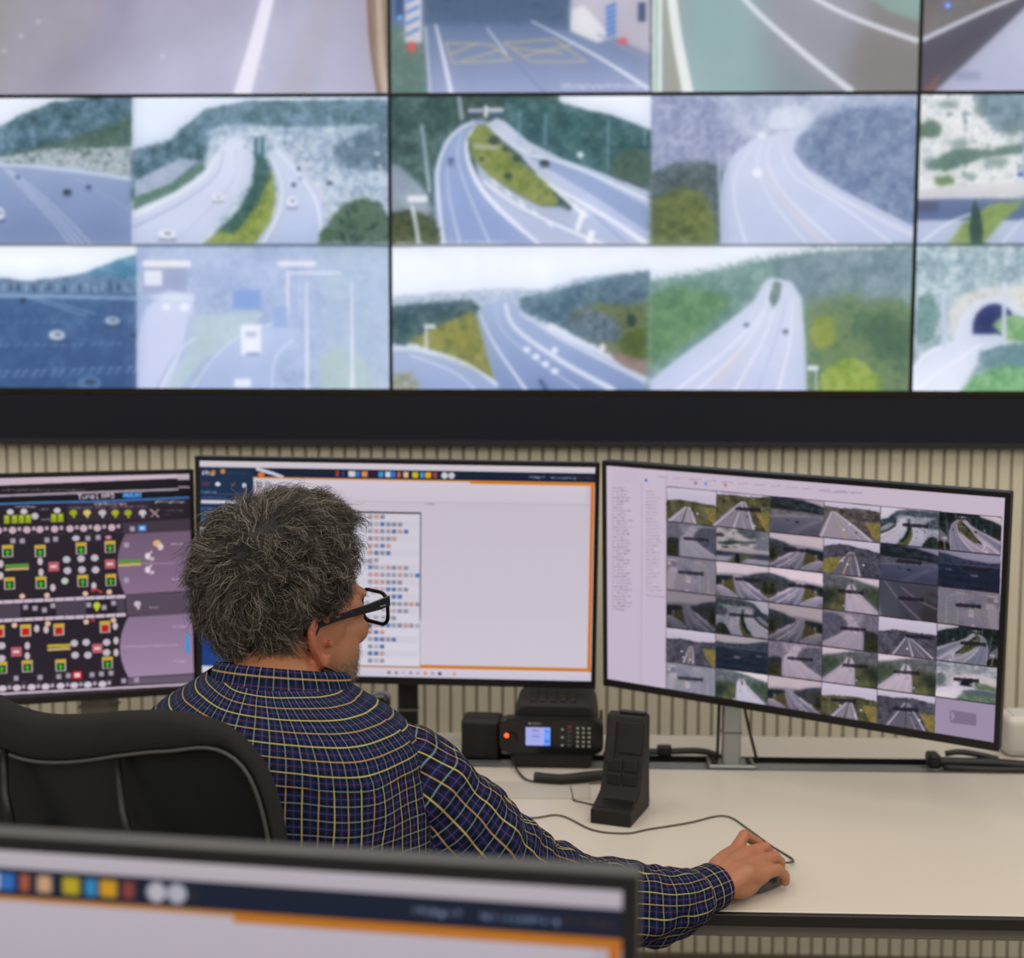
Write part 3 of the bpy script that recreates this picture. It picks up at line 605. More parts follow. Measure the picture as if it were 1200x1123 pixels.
def paint_mid_top():
    c, R_ = wall_canvas(1, 0, (90, 110, 140))
    c.gp((196, 206, 224), (150, 168, 190), q4(456, -260, 764, -120), 1); c.f(DKG, 12, q4(456, -190, 764, -40), 3, 91)
    c.gp((46, 62, 84), (78, 100, 134), q4(494, -90, 676, 34), 3)
    c.gp((86, 106, 140), (150, 160, 194), [(456, 20), (520, 26), (620, 24), (766, 58), (766, 112), (456, 112)], 5)
    c.f([(56, 74, 96), (84, 104, 132), (70, 90, 118)], 14, q4(494, -80, 672, 26), 4, 92, .6)
    c.f([(104, 130, 128), (86, 112, 104), (120, 136, 140)], 5, [(456, 30), (494, 30), (500, 112), (456, 112)], 2, 93)
    c.p((210, 206, 216), q4(474, -60, 494, 50), 1.5); c.gp((196, 190, 202), (180, 176, 192), [(668, -60), (766, -60), (766, 66), (720, 44), (668, 30)], 3)
    c.p((224, 222, 228), [(670, 10), (684, 6), (718, 44), (700, 50), (668, 36)], 2)
    for i in range(6): c.l((96, 132, 190), 4, [(475, -24+i*13), (491, -32+i*13)], .6); c.l((80, 120, 190), 4.5, [(710, 10+i*6.5), (722, 4+i*6.5)], .6)
    c.e((206, 84, 76), 482, 55, 6, 6, 1.4); c.e((206, 96, 90), 730, 48, 6, 4, 1.2); c.r((58, 70, 106), 752, 14, 9, 22, .8); c.r((50, 70, 110), 468, 0, 9, 40, 1); c.e((110, 190, 255), 468, 20, 3, 3, 1)
    c.l((206, 212, 228), (2, 3), [(498, 30), (504, 112)], .7); c.l((232, 234, 248), (2.5, 6), [(510, 28), (520, 70), (529, 112)], .8); c.l((232, 234, 248), (1.5, 5), [(622, 24), (700, 66), (760, 104)], .8)
    c.l((206, 212, 232), (2, 2.6), [(570, 32), (594, 64)], .7); c.l((110, 124, 160), 1.6, [(594, 64), (642, 112)], .6, .8)
    for pts in ([(522, 50), (530, 74)], [(522, 50), (575, 52)], [(530, 74), (600, 70)], [(575, 52), (600, 70)], [(590, 50), (622, 72)], [(590, 50), (650, 46)], [(622, 72), (686, 72)], [(650, 46), (686, 72)], [(526, 64), (560, 50)], [(540, 72), (586, 58)], [(600, 56), (660, 62)], [(612, 66), (670, 52)]): c.l((200, 184, 140), 2, pts, .8, .8)
    c.l((150, 150, 170), 2, [(700, 40), (764, 72)], 1); c.scrib(657, 758, 101, 6, (222, 226, 244), .8, 3)
    c.gp((150, 160, 172), (130, 144, 150), q4(764, -260, 1080, 112), 1)
    c.gp((128, 160, 160), (150, 178, 180), [(796, -260), (860, -260), (900, 112), (796, 112)], 30, al=.8)
    c.gp((166, 166, 184), (140, 140, 150), [(870, -260), (1080, -260), (1080, 40), (980, 112), (900, 60)], 14, al=.85)
    c.p((124, 118, 116), [(1030, -40), (1080, -20), (1080, 112), (985, 112)], 22, .8)
    c.p((230, 236, 236), q4(764, -260, 776, 112), 1.2); c.l((120, 170, 140), 3, [(770, -200), (769, 112)], 1, .8); c.p((150, 150, 144), [(776, -260), (790, -260), (800, 112), (778, 112)], 1.6)
    c.l((236, 240, 240), (9, 13), [(776, -200), (788, 0), (807, 112)], 1.2); c.l((222, 226, 236), (5, 8), [(800, -90), (874, 0), (940, 60), (1000, 108)], 1.2); c.l((224, 226, 236), (5, 6), [(900, -40), (960, 0), (1010, 24), (1077, 48)], 1)
    c.p((140, 170, 164), [(1010, -10), (1080, -10), (1080, 26), (1040, 12)], 3, .8)
    c.l((20, 22, 26), 1.6, [(763, -260), (763, 112)], .4)
    return c, R_
def paint_right_top():
    c, R_ = wall_canvas(2, 0, (70, 74, 90))
    c.gp((60, 66, 84), (84, 80, 92), q4(1074, -260, 1400, 112), 1)
    c.f([(110, 104, 104), (130, 124, 120)], 10, [(1078, 0), (1200, -60), (1300, -100), (1190, 0), (1078, 44)], 3, 94, .8)
    c.l((206, 210, 224), (6, 3), [(1078, 48), (1150, 14), (1200, -8), (1300, -60)], 1)
    c.gp((206, 208, 228), (176, 178, 204), [(1090, 112), (1130, 76), (1200, 10), (1300, -80), (1420, -80), (1420, 112)], 2.5)
    c.p((134, 138, 166), q4(1120, 84, 1150, 94), 4, .7); c.p((150, 90, 70), [(1080, 112), (1084, 104), (1104, 84), (1096, 100), (1090, 112)], 2, .7)
    c.e((80, 120, 255), 1111, 6, 5, 4, 1.5); c.e((240, 246, 255), 1111, 6, 2, 2, .6)
    return c, R_
WALLPICS = {}
for key, fn in (('ll', paint_left_low), ('ml', paint_mid_low), ('rl', paint_right_low), ('lt', paint_left_top), ('mt', paint_mid_top), ('rt', paint_right_top)):
    c, R_ = fn()
    hh_, ww_ = c.a.shape[:2]
    c.a *= (1+.05*(fnoise(hh_, ww_, 60, 3, len(key)+hh_)-.5))[..., None]
    c.a = blur(blur(c.a, 3), 2)
    c.a = np.clip(c.a*.74+blur(blur(c.a, 22), 22)*.28, 0, 1)
    g_ = c.a.mean(-1, keepdims=True); c.a = np.clip(g_+(c.a-g_)*1.08, 0, 1); WALLPICS[key] = (c, R_)

# ------------------------------------------------------------------ setting
FLOORZ = 0.0
def struct(name, c, s, m, bev=0.0):
    o = box_obj(name, c, s, m, bev=bev); o['kind'] = 'structure'
    return o
struct('floor', (0, 1.2, -.05), (8.4, 5.6, .1), M_floor)
YB = 3.336
wb = struct('wall_back', (0, YB+.07, 1.6), (8.0, .12, 3.2), M_gap)
bm = bmesh.new(); add_box(bm, (0, 0, 0), (.0262, .012, 1.262), None, .0018, 1); slat_me = bm2me(bm, 'slat'); slat_me.materials.append(M_slat)
PITCH_S = .0312
ns = 118
for i in range(ns):
    o = link('slat', slat_me, None, wb, loc=((i-ns/2+.5)*PITCH_S-.11, YB+.0035-(YB+.07), .632-1.6))
tr = struct('highlight_1', (-.1, 3.335, 1.316), (5.2, .070, .108), M_navy, .003)
struct('baseboard_back', (0, YB-.012, .011), (8.0, .014, .022), mat('grey baseboard', (96, 86, 72), .6, var=.05))
bx_ = box_obj('lip', (0, -.003, -.0575), (5.2, .070, .014), mat('black lip', (20, 18, 18), .6, var=.1, vscale=6), tr, .002)

def quad_me(name, pts, m, uv=((0, 0), (1, 0), (1, 1), (0, 1))):
    me = bpy.data.meshes.new(name); me.from_pydata(pts, [], [(0, 1, 2, 3)])
    l = me.uv_layers.new(name='UVMap')
    for i, q in enumerate(uv): l.data[i].uv = q
    me.materials.append(m)
    return me
LAB = {'lt': ('large wall display showing a close grey road with one thick white lane line', (0, 0)),
       'mt': ('wall display above the middle, showing a tunnel mouth and a greenish road', (1, 0)),
       'rt': ('wall display in the top right corner, showing a dark road with a pale shoulder', (2, 0)),
       'll': ('wall display lower left with four cameras, toll plazas and a hazy motorway', (0, 1)),
       'ml': ('central wall display with four cameras of curving motorways among woods', (1, 1)),
       'rl': ('wall display at right edge showing pale rock terraces over a tunnel arch', (2, 1))}
for key, (lab, _) in LAB.items():
    c, (xa, xb, za, zb) = WALLPICS[key]
    cx, cz = (xa+xb)/2, (za+zb)/2
    e = empty('wall_display', (cx, YW, zb), 0, lab, 'display', 'video wall displays')
    W2, H2 = (xb-xa)/2-.0006, (za-zb)/2-.0006
    box_obj('housing', (0, .0375, H2+.0006), (2*W2, .066, 2*H2), M_blk, e, .002)
    # bezel ring
    g = .0034
    bm = bmesh.new()
    for (x, z, sx, sz) in ((0, H2-g/2, 2*W2, g), (0, -H2+g/2, 2*W2, g), (-W2+g/2, 0, g, 2*H2-2*g), (W2-g/2, 0, g, 2*H2-2*g)):
        add_box(bm, (x, 0, z), (sx, .008, sz))
    link('bezel', bm2me(bm, 'bezel'), M_blk, e, loc=(0, .0005, H2+.0006))
    w_, h_ = W2-g, H2-g
    sm = screen_mat('screen picture '+key, c.image('wall_'+key), 1.0, .4)
    me = quad_me('screen', [(-w_, 0, -h_), (w_, 0, -h_), (w_, 0, h_), (-w_, 0, h_)], sm)
    link('screen', me, None, e, loc=(0, .0035, H2+.0006))

# ------------------------------------------------------------------ monitor pictures
def mon_corners(p, yaw, tilt, roll, W, H):
    r = np.array([math.cos(yaw), math.sin(yaw), 0]); n = np.array([math.sin(yaw), -math.cos(yaw), 0])
    up = np.array([0, 0, 1])*math.cos(tilt)-n*math.sin(tilt)
    c, s = math.cos(roll), math.sin(roll)
    out = []
    for u, v in ((-.5, .5), (.5, .5), (.5, -.5), (-.5, -.5)):
        U, V = u*W*c-v*H*s, u*W*s+v*H*c
        out.append(np.array(p)+r*U+up*V)
    return out
BZ, BZB = .0085, .0135     # side/top bezel, bottom bezel
MONS = {  # centre of front face, yaw, tilt, roll, outer width, outer height
 'c': ((-.3003, 2.5306, 1.0805), -.0008, -.0156, -.0114, .7284, .4122),
 'r': ((.3962, 2.4657, 1.0530), -.4982, -.0822, -.0258, .7284, .4341),
 'l': ((-1.0285, 2.484, 1.0493), .3204, .0468, 0.0, .7284, .4205),
 'f': ((-.3201, .7875, 1.0039), -.1298, .05, 0.0, .7284, .4120)}
_s = .945
_p = MONS['r']; MONS['r'] = (tuple(CAM+(np.array(_p[0])-CAM)*_s), _p[1], _p[2], _p[3], _p[4]*_s, _p[5]*_s)
def mon_canvas(k, S, bg):
    p, yaw, tilt, roll, W, H = MONS[k]
    q = mon_corners(p, yaw, tilt, roll, W, H)
    ex, ez = (q[1]-q[0])/W, (q[0]-q[3])/H
    a = [q[0]+ex*BZ-ez*BZ, q[1]-ex*BZ-ez*BZ, q[2]-ex*BZ+ez*BZB, q[3]+ex*BZ+ez*BZB]
    cw, chh = 460, 460*(H-BZ-BZB)/(W-2*BZ)
    return Canvas(cw, chh, S, homog([pj(v) for v in a], [(0, 0), (cw, 0), (cw, chh), (0, chh)]), bg)

def paint_centre():
    c = mon_canvas('c', 3, (205, 196, 209))
    H0 = c.hom; c.hom = homog([(234, 540), (696, 548.5), (692.5, 802.5), (237, 792.5)], [(0, 0), (460, 0), (460, c.H), (0, c.H)]); c.hom = None
    Hh = c.H
    c.gp((203, 193, 206), (212, 205, 218), q4(0, 0, 460, Hh), .3)
    c.gp((216, 206, 220), (208, 198, 211), q4(62, 20, 450, 44), .3); c.r((165, 158, 175), 310, 44, 290, .9, .3, .6); c.scrib(263, 274, 46, 1.6, (70, 64, 84), .9, 2)
    c.gp((216, 206, 214), (206, 196, 208), q4(0, 0, 460, 7), .2)
    c.gp((18, 30, 52), (12, 26, 56), q4(0, 7, 460, 18), .2)
    # left side panel
    c.gp((20, 44, 72), (18, 60, 132), q4(0, 7, 63, Hh), .2)
    c.txt('phe', 3, 11, 6, (214, 208, 220)); c.e((200, 130, 40), 16, 13.5, 2.5, 3, .6); c.e((196, 130, 70), 27, 12, 3, 3, .8); c.scrib(33, 55, 14, 2.5, (60, 80, 110), .6, 5)
    c.e((120, 50, 60), 7, 27, 5, 2.2, 1, .8); c.e((226, 226, 236), 21, 27, 3.2, 2.4, .6); c.e((96, 60, 70), 39, 27, 3, 2.4, 1); c.e((214, 218, 236), 52, 28, 2.4, 2.8, .6)
    c.scrib(1, 18, 37, 2.4, (196, 190, 216), .9, 7); c.r((90, 84, 96), 40, 39, 42, 1, .3); c.scrib(1, 30, 43, 2, (150, 150, 180), .7, 8)
    c.r((214, 210, 226), 31, 48, 60, 4, .3); c.scrib(1, 30, 56, 2.4, (170, 180, 206), .8, 9)
    for k in range(4): c.scrib(1, 5+k*4 % 9, 60+k*3.2, 1.6, (200, 205, 225), .8, 10+k); c.scrib(32, 42, 60+k*3.2, 1.6, (200, 205, 225), .8, 20+k)
    c.r((110, 56, 44), 12, 75, 22, 3, .6, .8); c.r((206, 204, 220), 20, 80, 40, 4, .3)
    for k in range(7): c.scrib(1, 16+(k*5) % 12, 88+k*3.6, 1.6, (150, 170, 200), .6, 30+k)
    c.e((220, 225, 240), 3, 168, 3, 3, 1); c.e((200, 214, 240), 10, 176, 3, 2.4, 1)
    c.r((216, 210, 224), 31, Hh-4, 63, 9, .3)
    c.l((206, 206, 222), 4, [(66, 8), (84, 13), (98, 18)], .6); c.e((220, 120, 60), 72, 15, 4, 3, .8)
    for x, col, w_ in ((161, (150, 60, 50), 4), (168, (40, 60, 140), 3), (178, (214, 214, 226), 8), (185, (50, 120, 190), 5), (193, (214, 140, 90), 7), (203, (50, 20, 60), 8), (212, (60, 150, 206), 6), (220, (206, 214, 226), 6), (226, (50, 120, 206), 6), (233, (190, 100, 70), 4), (241, (226, 180, 140), 6), (252, (206, 184, 40), 7), (260, (60, 150, 206), 5), (267, (230, 170, 30), 7), (275, (150, 70, 60), 5)):
        c.r(col, x, 12.4, w_, 6.5, .5)
    c.e((210, 205, 216), 286, 12.4, 4, 4, .4); c.e((200, 198, 210), 294, 12.4, 4, 4, .4); c.r((40, 40, 44), 301, 12.4, 2, 6, .4)
    c.scrib(384, 402, 12.6, 2.6, (170, 180, 206), .9, 50); c.scrib(409, 436, 12.6, 2.6, (160, 172, 204), .9, 51); c.scrib(440, 458, 12.6, 3, (110, 60, 40), .6, 52)
    c.r((220, 140, 56), 190, 18.6, 255, 1.6, .3); c.r((214, 130, 34), 388, 19.6, 144, 4, .25)
    c.r((214, 120, 34), 457.5, (20+Hh-10)/2, 4, Hh-30, .25); c.r((214, 130, 40), 262, Hh-13.5, 396, 4.6, .25)
    c.gp((216, 208, 224), (208, 200, 218), q4(63, Hh-11, 460, Hh), .2)
    for k, cc in enumerate(((110, 100, 120), (120, 140, 130), (180, 190, 210), (140, 150, 170), (170, 160, 170), (220, 130, 70), (160, 150, 170), (50, 30, 50), (206, 200, 214), (230, 150, 100))): c.r(cc, 222+k*8.6, Hh-5.2, 3.4, 3.4, .4)
    c.scrib(432, 456, Hh-5, 1.4, (190, 170, 190), .5, 60)
    c.r((120, 116, 132), 70, 27, 6.5, 6.5, .3); c.r((190, 186, 200), 70, 27, 3.6, 3.6, .3); c.r((130, 128, 142), 80, 27, 7, 6.5, .3); c.r((176, 184, 190), 80, 27, 4.4, 4.2, .3)
    # icon list window
    c.gp((214, 208, 220), (220, 216, 228), q4(150, 57, 258, 239), .2); c.r((28, 24, 34), 204, 57, 108, 2, .2); c.r((120, 114, 130), 258.5, 120, 1.4, 128, .3); c.r((150, 146, 160), 204, 239.5, 108, 1, .3); c.r((178, 172, 188), 258.5, 210, 1, 60, .3)
    cnt = (3, 6, 7, 5, 4, 4, 2, 7, 9, 6, 7, 6, 9, 7, 5, 9, 3, 5, 3, 3, 3)
    rr = random.Random(4)
    for i, n_ in enumerate(cnt):
        y = 62+i*8.55
        if i % 2: c.r((206, 202, 216), 205, y, 100, 8, .3, .6)
        for k in range(n_):
            col = rr.choice([(130, 130, 146), (120, 124, 146), (60, 100, 170), (150, 140, 150), (190, 140, 130), (70, 96, 150), (140, 146, 166), (176, 166, 176)])
            c.r(col, 200+k*6.9, y, 5, 4.6, .5); c.r((222, 218, 228), 200+k*6.9, y-.2, 1.8, 1.4, .4, .6)
        for k in range(3): c.r((150, 146, 160), 160+k*9, y, 5, 3.4, .5)
    return c
def tile(c, x, y, k):
    col = {'g': (60, 190, 40), 'r': (200, 16, 20)}[k]
    c.r((190, 184, 170), x, y, 12, 14, .4); c.r((206, 170, 46), x, y-5, 12, 4, .4); c.r((26, 26, 22) if k == 'g' else (150, 150, 130), x, y+1.6, 8.6, 8.6, .4)
    if k == 'g': c.r(col, x, y+2.6, 2.8, 5.6, .4); c.p(col, [(x-3.4, y+1.8), (x, y-2), (x+3.4, y+1.8)], .4)
    else: c.r(col, x, y+1.6, 8, 7.6, .5)
def paint_left():
    c = mon_canvas('l', 3, (40, 33, 44))
    def sh(y, x): return y-x*.045            # rows climb to the right across this angled screen
    c.p((38, 30, 42), [(-290, 570), (230, 560), (235, 815), (-290, 840)], 0)
    # upper strip and header
    c.p((206, 184, 200), [(-290, 570), (224, 553), (224, 560), (-290, 581)], .3)
    c.p((22, 18, 24), [(-290, 582), (224, 561), (224, 584), (-290, 600)], .3); c.scrib(2, 98, 574.5, 2.6, (140, 130, 146), .8, 1)
    c.l((170, 156, 172), 2.6, [(-290, 592), (209, 573.5)], .3); c.p((190, 172, 188), q4(208, 556, 222.5, 562.5), .3); c.l((170, 150, 170), 2, [(209, 571), (224, 571)], .5)
    c.p((12, 10, 16), [(-290, 596), (224, 577), (224, 583), (-290, 602)], .3)
    c.txt('Tunel No5', 91, 579.3, 5.8, (226, 208, 220)); c.p((26, 90, 170), q4(143.5, 577.6, 166, 583.8), .2); c.txt('AUCAT', 145, 578, 5, (120, 190, 240))
    c.l((60, 110, 170), 2.8, [(-290, 604), (0, 590.8), (120, 587.5), (222, 583)], .3)
    c.p((34, 26, 36), [(-290, 606), (78, 591), (80, 613), (-290, 626)], .3); c.p((50, 38, 52), [(78, 591), (175, 587), (176, 609), (80, 612)], .3)
    c.scrib(17, 42, 594, 2.6, (206, 200, 214), .9, 2); c.scrib(46, 55, 597, 2, (190, 184, 200), .8, 3); c.scrib(110, 146, 590.6, 3, (220, 206, 216), .9, 4); c.scrib(182, 217, 588.5, 3, (214, 200, 214), .9, 5)
    for x in (81, 96, 112, 129, 144, 160): c.scrib(x, x+12, 597-.02*x, 2, (190, 176, 190), .7, x)
    for x in (-50, -41, -33, 8, 17, 25, 33, 63, 71): c.r((150, 166, 30), x, 609-x*.03, 6.6, 10, .4); c.r((190, 200, 70), x, 607-x*.03, 2.4, 3, .6)
    for x in (12, 28, 67): c.e((206, 196, 206), x, 600.5-x*.03, 4, 3.4, .6)
    for x, col in ((86, (160, 170, 30)), (102, (214, 196, 110)), (120, (196, 190, 196)), (135, (170, 176, 30)), (150, (160, 168, 36)), (167, (204, 194, 204))): c.e(col, x, 601, 4.4, 3.6, .6); c.r(col, x+.5, 605, 2.6, 4, .5)
    c.l((190, 150, 160), 2, [(176, 597), (186, 606)], .7); c.l((140, 130, 136), 2, [(186, 597), (177, 606)], .7); c.e((196, 190, 196), 41, 605, 4, 4, .8); c.scrib(48, 58, 609, 2.6, (190, 180, 196), .8, 6); c.scrib(194, 214, 598.5, 1.8, (150, 138, 120), .8, 7); c.scrib(192, 199, 603, 2, (90, 90, 160), .7, 8)
    # shaded panels on the right
    c.p((66, 54, 68), [(143, 613), (224, 608), (224, 623), (145, 626)], .4)
    def bow(xl, y0, y1, d): return [(xl+d*(2*t-1)**2, y0+(y1-y0)*t) for t in np.linspace(0, 1, 9)]
    c.gp((112, 90, 114), (140, 112, 142), bow(137.5, 626, 697, 9)[::-1]+[(145, 626), (223.5, 622), (226.5, 692)], .4)
    c.p((88, 74, 92), [(147, 697.5), (226.5, 693), (227.5, 720), (149, 722)], .4)
    c.gp((140, 116, 146), (164, 140, 170), bow(140.5, 723, 794, 10)[::-1]+[(150, 723), (227.5, 719), (230, 789), (152, 794)], .4)
    c.p((104, 88, 108), [(150, 795), (230, 790), (230.5, 800), (150, 803)], .4)
    # grey corridor
    c.p((76, 66, 82), [(-290, 718), (146, 701), (147, 719), (-290, 738)], .4)
    c.p((34, 26, 38), q4(24, 705, 66, 724), .5); c.p((34, 26, 38), q4(101, 702, 137, 720), .5)
    for k in range(-24, 12):
        x = k*12+4; c.l((206, 186, 204), 4, [(x, 706-x*.046), (x+11.2, 706-(x+11)*.046)], .25); c.l((206, 186, 204), 4, [(x, 727.5-x*.046), (x+11.2, 727.5-(x+11)*.046)], .25)
    for x, y in ((9, 646), (47, 646), (95, 643), (129, 641), (11, 684), (48, 683), (97, 681), (130, 680), (2, 783), (32, 781), (71, 780), (126, 777), (-40, 648), (-90, 650), (-38, 686)): tile(c, x, y, 'g')
    for x, y in ((-1, 740), (30, 739), (69, 738), (123, 735), (-60, 744), (-110, 746)): tile(c, x, y, 'r')
    for x, y in ((63, 664), (129, 661), (19, 764), (114, 760)): c.r((190, 96, 106), x, y, 12, 11, .6); c.r((226, 206, 210), x, y, 7, 3, .5)
    for x, y, w_ in ((20, 665, 28), (152, 660, 26), (69, 759, 27)):
        gy = (90, 150, 50) if y != 759 else (190, 170, 50)
        c.l(gy, 4, [(x-w_/2, y-1.4), (x+w_/2, y-2.6)], .4); c.l((206, 176, 120), 3, [(x-w_/2, y+2.6), (x+w_/2, y+1.4)], .4)
    wh = (196, 188, 200)
    for x, y in ((78, 656), (95, 655), (111, 654), (79, 669), (96, 668), (112, 668), (87, 754), (101, 753), (125, 753), (88, 768), (103, 768), (125, 765), (2, 757), (2, 772)): c.e(wh, x, y, 4.4, 4.2, .6)
    for x, y in ((47, 658), (48, 671), (62, 689), (1, 661), (1, 675), (110, 687), (32, 757), (32, 769), (43, 737), (54, 738), (136, 751), (136, 765), (135, 734)): c.e((206, 190, 196), x, y, 3, 4.6, .6)
    for x, y in ((26, 699), (55, 698), (100, 696), (128, 694), (17, 733), (56, 731), (101, 729), (133, 727)): c.e((226, 190, 160), x, y, 3.2, 3.2, .7)
    for x, y in ((15, 634), (26, 634), (55, 633), (65, 632), (103, 631), (115, 630), (19, 795), (47, 794), (69, 793), (80, 792), (108, 791), (119, 790), (130, 789), (155, 620), (145, 798), (160, 797), (30, 712), (41, 713), (52, 715), (62, 710), (104, 709), (122, 712), (133, 707), (148, 639), (148, 680)): c.r((170, 160, 176), x, y, 5.6, 6, .9)
    c.e((190, 206, 50), 113.5, 710, 4, 4.4, .7); c.r((190, 206, 50), 113.5, 714.6, 3, 3.4, .6); c.e((190, 206, 190), 76, 681, 4, 4, .6); c.e(wh, 89, 631, 4.4, 3.4, .6); c.e((214, 130, 160), 127, 630, 3.6, 2.4, .8)
    c.l((190, 60, 70), 2, [(110, 690), (119, 694)], .8); c.e((190, 50, 60), 109, 692, 2.6, 2, .8); c.e((190, 60, 66), 118, 694, 2, 1.6, .8); c.e((190, 50, 60), 109, 727, 2.4, 2, .8)
    c.r((196, 16, 26), 90.5, 791.5, 11, 9.6, .5); c.r((240, 206, 206), 90.5, 791.5, 6.4, 5.4, .6); c.r((70, 140, 230), 166.5, 619, 9, 7, .7); c.r((190, 216, 250), 166.5, 619, 5, 3, .7)
    xs = (-70, -53, -36, -19, -2, 14.7, 31.5, 46.7, 64, 82, 98, 114, 131)
    for i, x in enumerate(xs): c.e((206, 176, 190), x, 622-x*.027, 4.3, 4.2, .5); c.r((190, 170, 184), x+8, 620.5-x*.027, 4, 4.6, .8); c.scrib(x+5, x+12, 627.5-x*.027, 1.6, (120, 108, 124), .7, i)
    xs = (-66, -49, -32, -15, 3, 19.7, 37, 53.5, 71, 87, 103, 120)
    for i, x in enumerate(xs): c.e((214, 200, 214), x, 807.3-x*.045, 4.8, 3.8, .5); c.r((180, 168, 184), x+8, 806-x*.045, 4, 4.6, .8); c.scrib(x+5, x+12, 800.5-x*.03, 1.6, (130, 118, 134), .7, i)
    # panel details
    for y in (652, 668): c.e((230, 218, 226), 173, y, 3, 4, .6); c.l((230, 218, 226), 1.6, [(174, y-1), (178, y-6)], .5); c.r((206, 186, 204), 178, y+3, 5, 4, .6)
    c.e((226, 180, 120), 184, 637, 4.6, 4, .8); c.e((226, 206, 206), 188, 641, 3.4, 4, .8)
    for x, y in ((201, 638), (202, 679), (203, 734.5), (204, 775)): c.scrib(x, x+13, y, 2.2, (206, 190, 208), .9, int(y))
    for k in range(24): c.l((206, 194, 208), 1.3, [(166+k*1.65, 660.5), (167+k*1.65, 660.4)], .3, .7)
    for k in range(40): c.l((206, 194, 208), 1.4, [(142.5+k*1.65, 758.6-k*.07), (143.6+k*1.65, 758.5-k*.07)], .3, .7)
    c.e((206, 190, 206), 161, 708, 4, 3.6, .8); c.r((206, 190, 206), 162, 712, 3, 5, .7); c.scrib(175, 187, 712, 2, (196, 184, 200), .9, 77); c.l((70, 150, 220), 4.5, [(219.3, 744), (220.4, 766)], .3)
    c.p((206, 186, 204), [(-290, 828), (0, 812), (229.5, 800.5), (229.5, 803), (0, 815), (-290, 832)], .3)
    c.p((50, 42, 52), [(-290, 833), (0, 815.4), (232, 803.4), (233, 812), (-290, 845)], .2); c.scrib(187, 222, 808.6, 2, (130, 116, 130), .8, 79)
    return c
def thumb(c, x0, y0, x1, y1, seed, k, quad):
    """one small camera view inside the grid; quad maps unit square to the screen"""
    rs = random.Random(seed)
    def U(u, v):
        (ax, ay), (bx, by), (cx, cy), (dx, dy) = quad
        tx, ty = ax+(bx-ax)*u, ay+(by-ay)*u; bxx, byy = dx+(cx-dx)*u, dy+(cy-dy)*u
        return (tx+(bxx-tx)*v, ty+(byy-ty)*v)
    def P(*l): return [U(a, b) for a, b in l]
    pal = {0: [(50, 46, 44), (84, 76, 74), (112, 104, 106)], 1: [(42, 44, 34), (78, 76, 52), (106, 102, 76)], 2: [(90, 84, 96), (118, 110, 124), (146, 136, 150)], 3: [(46, 44, 54), (72, 70, 84), (92, 90, 104)]}[k[0]]
    sky = k[1]; vx = k[2]
    c.p((176, 160, 178), P((0, 0), (1, 0), (1, 1), (0, 1)), .1)
    if sky > 0: c.gp((206, 196, 216), (190, 178, 198), P((0, 0), (1, 0), (1, sky+.1), (0, sky+.1)), .1)
    ht = sky+.02
    c.f(pal, 4, P((0, ht+rs.uniform(0, .1)), (.3, ht+rs.uniform(-.06, .06)), (.6, ht), (1, ht+rs.uniform(-.05, .1)), (1, 1), (0, 1)), .6, seed)
    rc = rs.choice([(150, 138, 152), (132, 122, 138), (116, 106, 120)])
    if k[0] == 3: rc = (96, 90, 106)
    vy = ht+.14; b0, b1 = k[3], k[4]
    c.p(rc, P((vx-.04, vy), (vx+.05, vy), (vx+(b1-vx)*.5+.02, vy+(1-vy)*.45), (b1, 1), (b0, 1), (vx+(b0-vx)*.5-.02, vy+(1-vy)*.45)), .5)
    mid = (b0+b1)/2
    c.l((206, 196, 210), (.7, 1.6), P((vx-.02, vy), ((vx+b0)/2+.02, vy+(1-vy)*.5), (b0+.05, 1)), .3, .9); c.l((206, 196, 210), (.7, 1.6), P((vx+.03, vy), ((vx+b1)/2, vy+(1-vy)*.5), (b1-.05, 1)), .3, .9)
    c.l(rs.choice([(176, 150, 110), (196, 186, 200), (60, 70, 50)]), (.6, 2), P((vx, vy), ((vx+mid)/2, vy+(1-vy)*.5), (mid, 1)), .4, .9)
    c.l((190, 182, 198), (.4, .8), P((vx+.01, vy), ((vx+mid+b1*.5)/2.5, vy+(1-vy)*.5), ((mid+b1)/2, 1)), .3, .7)
    if k[5]:
        g = [(150, 122, 72), (124, 112, 62), (96, 96, 54)]
        s_ = k[5]
        c.f(g, 3, P((0, .6), (.3, .5), (.24, .8), (.1, 1), (0, 1)) if s_ < 0 else P((1, .5), (.74, .5), (.84, .8), (.95, 1), (1, 1)), .8, seed+2)
    for _ in range(3): c.e(rs.choice([(230, 226, 236), (50, 50, 66)]), *U(rs.uniform(.3, .75), rs.uniform(.55, .9)), 1.3, 1, .4, .9)
    if k[6]:
        a = U(k[6] if k[6] < 1 else .5, .42); c.scrib(a[0]-14, a[0]+14, a[1], 3, (34, 28, 40), .85, seed)
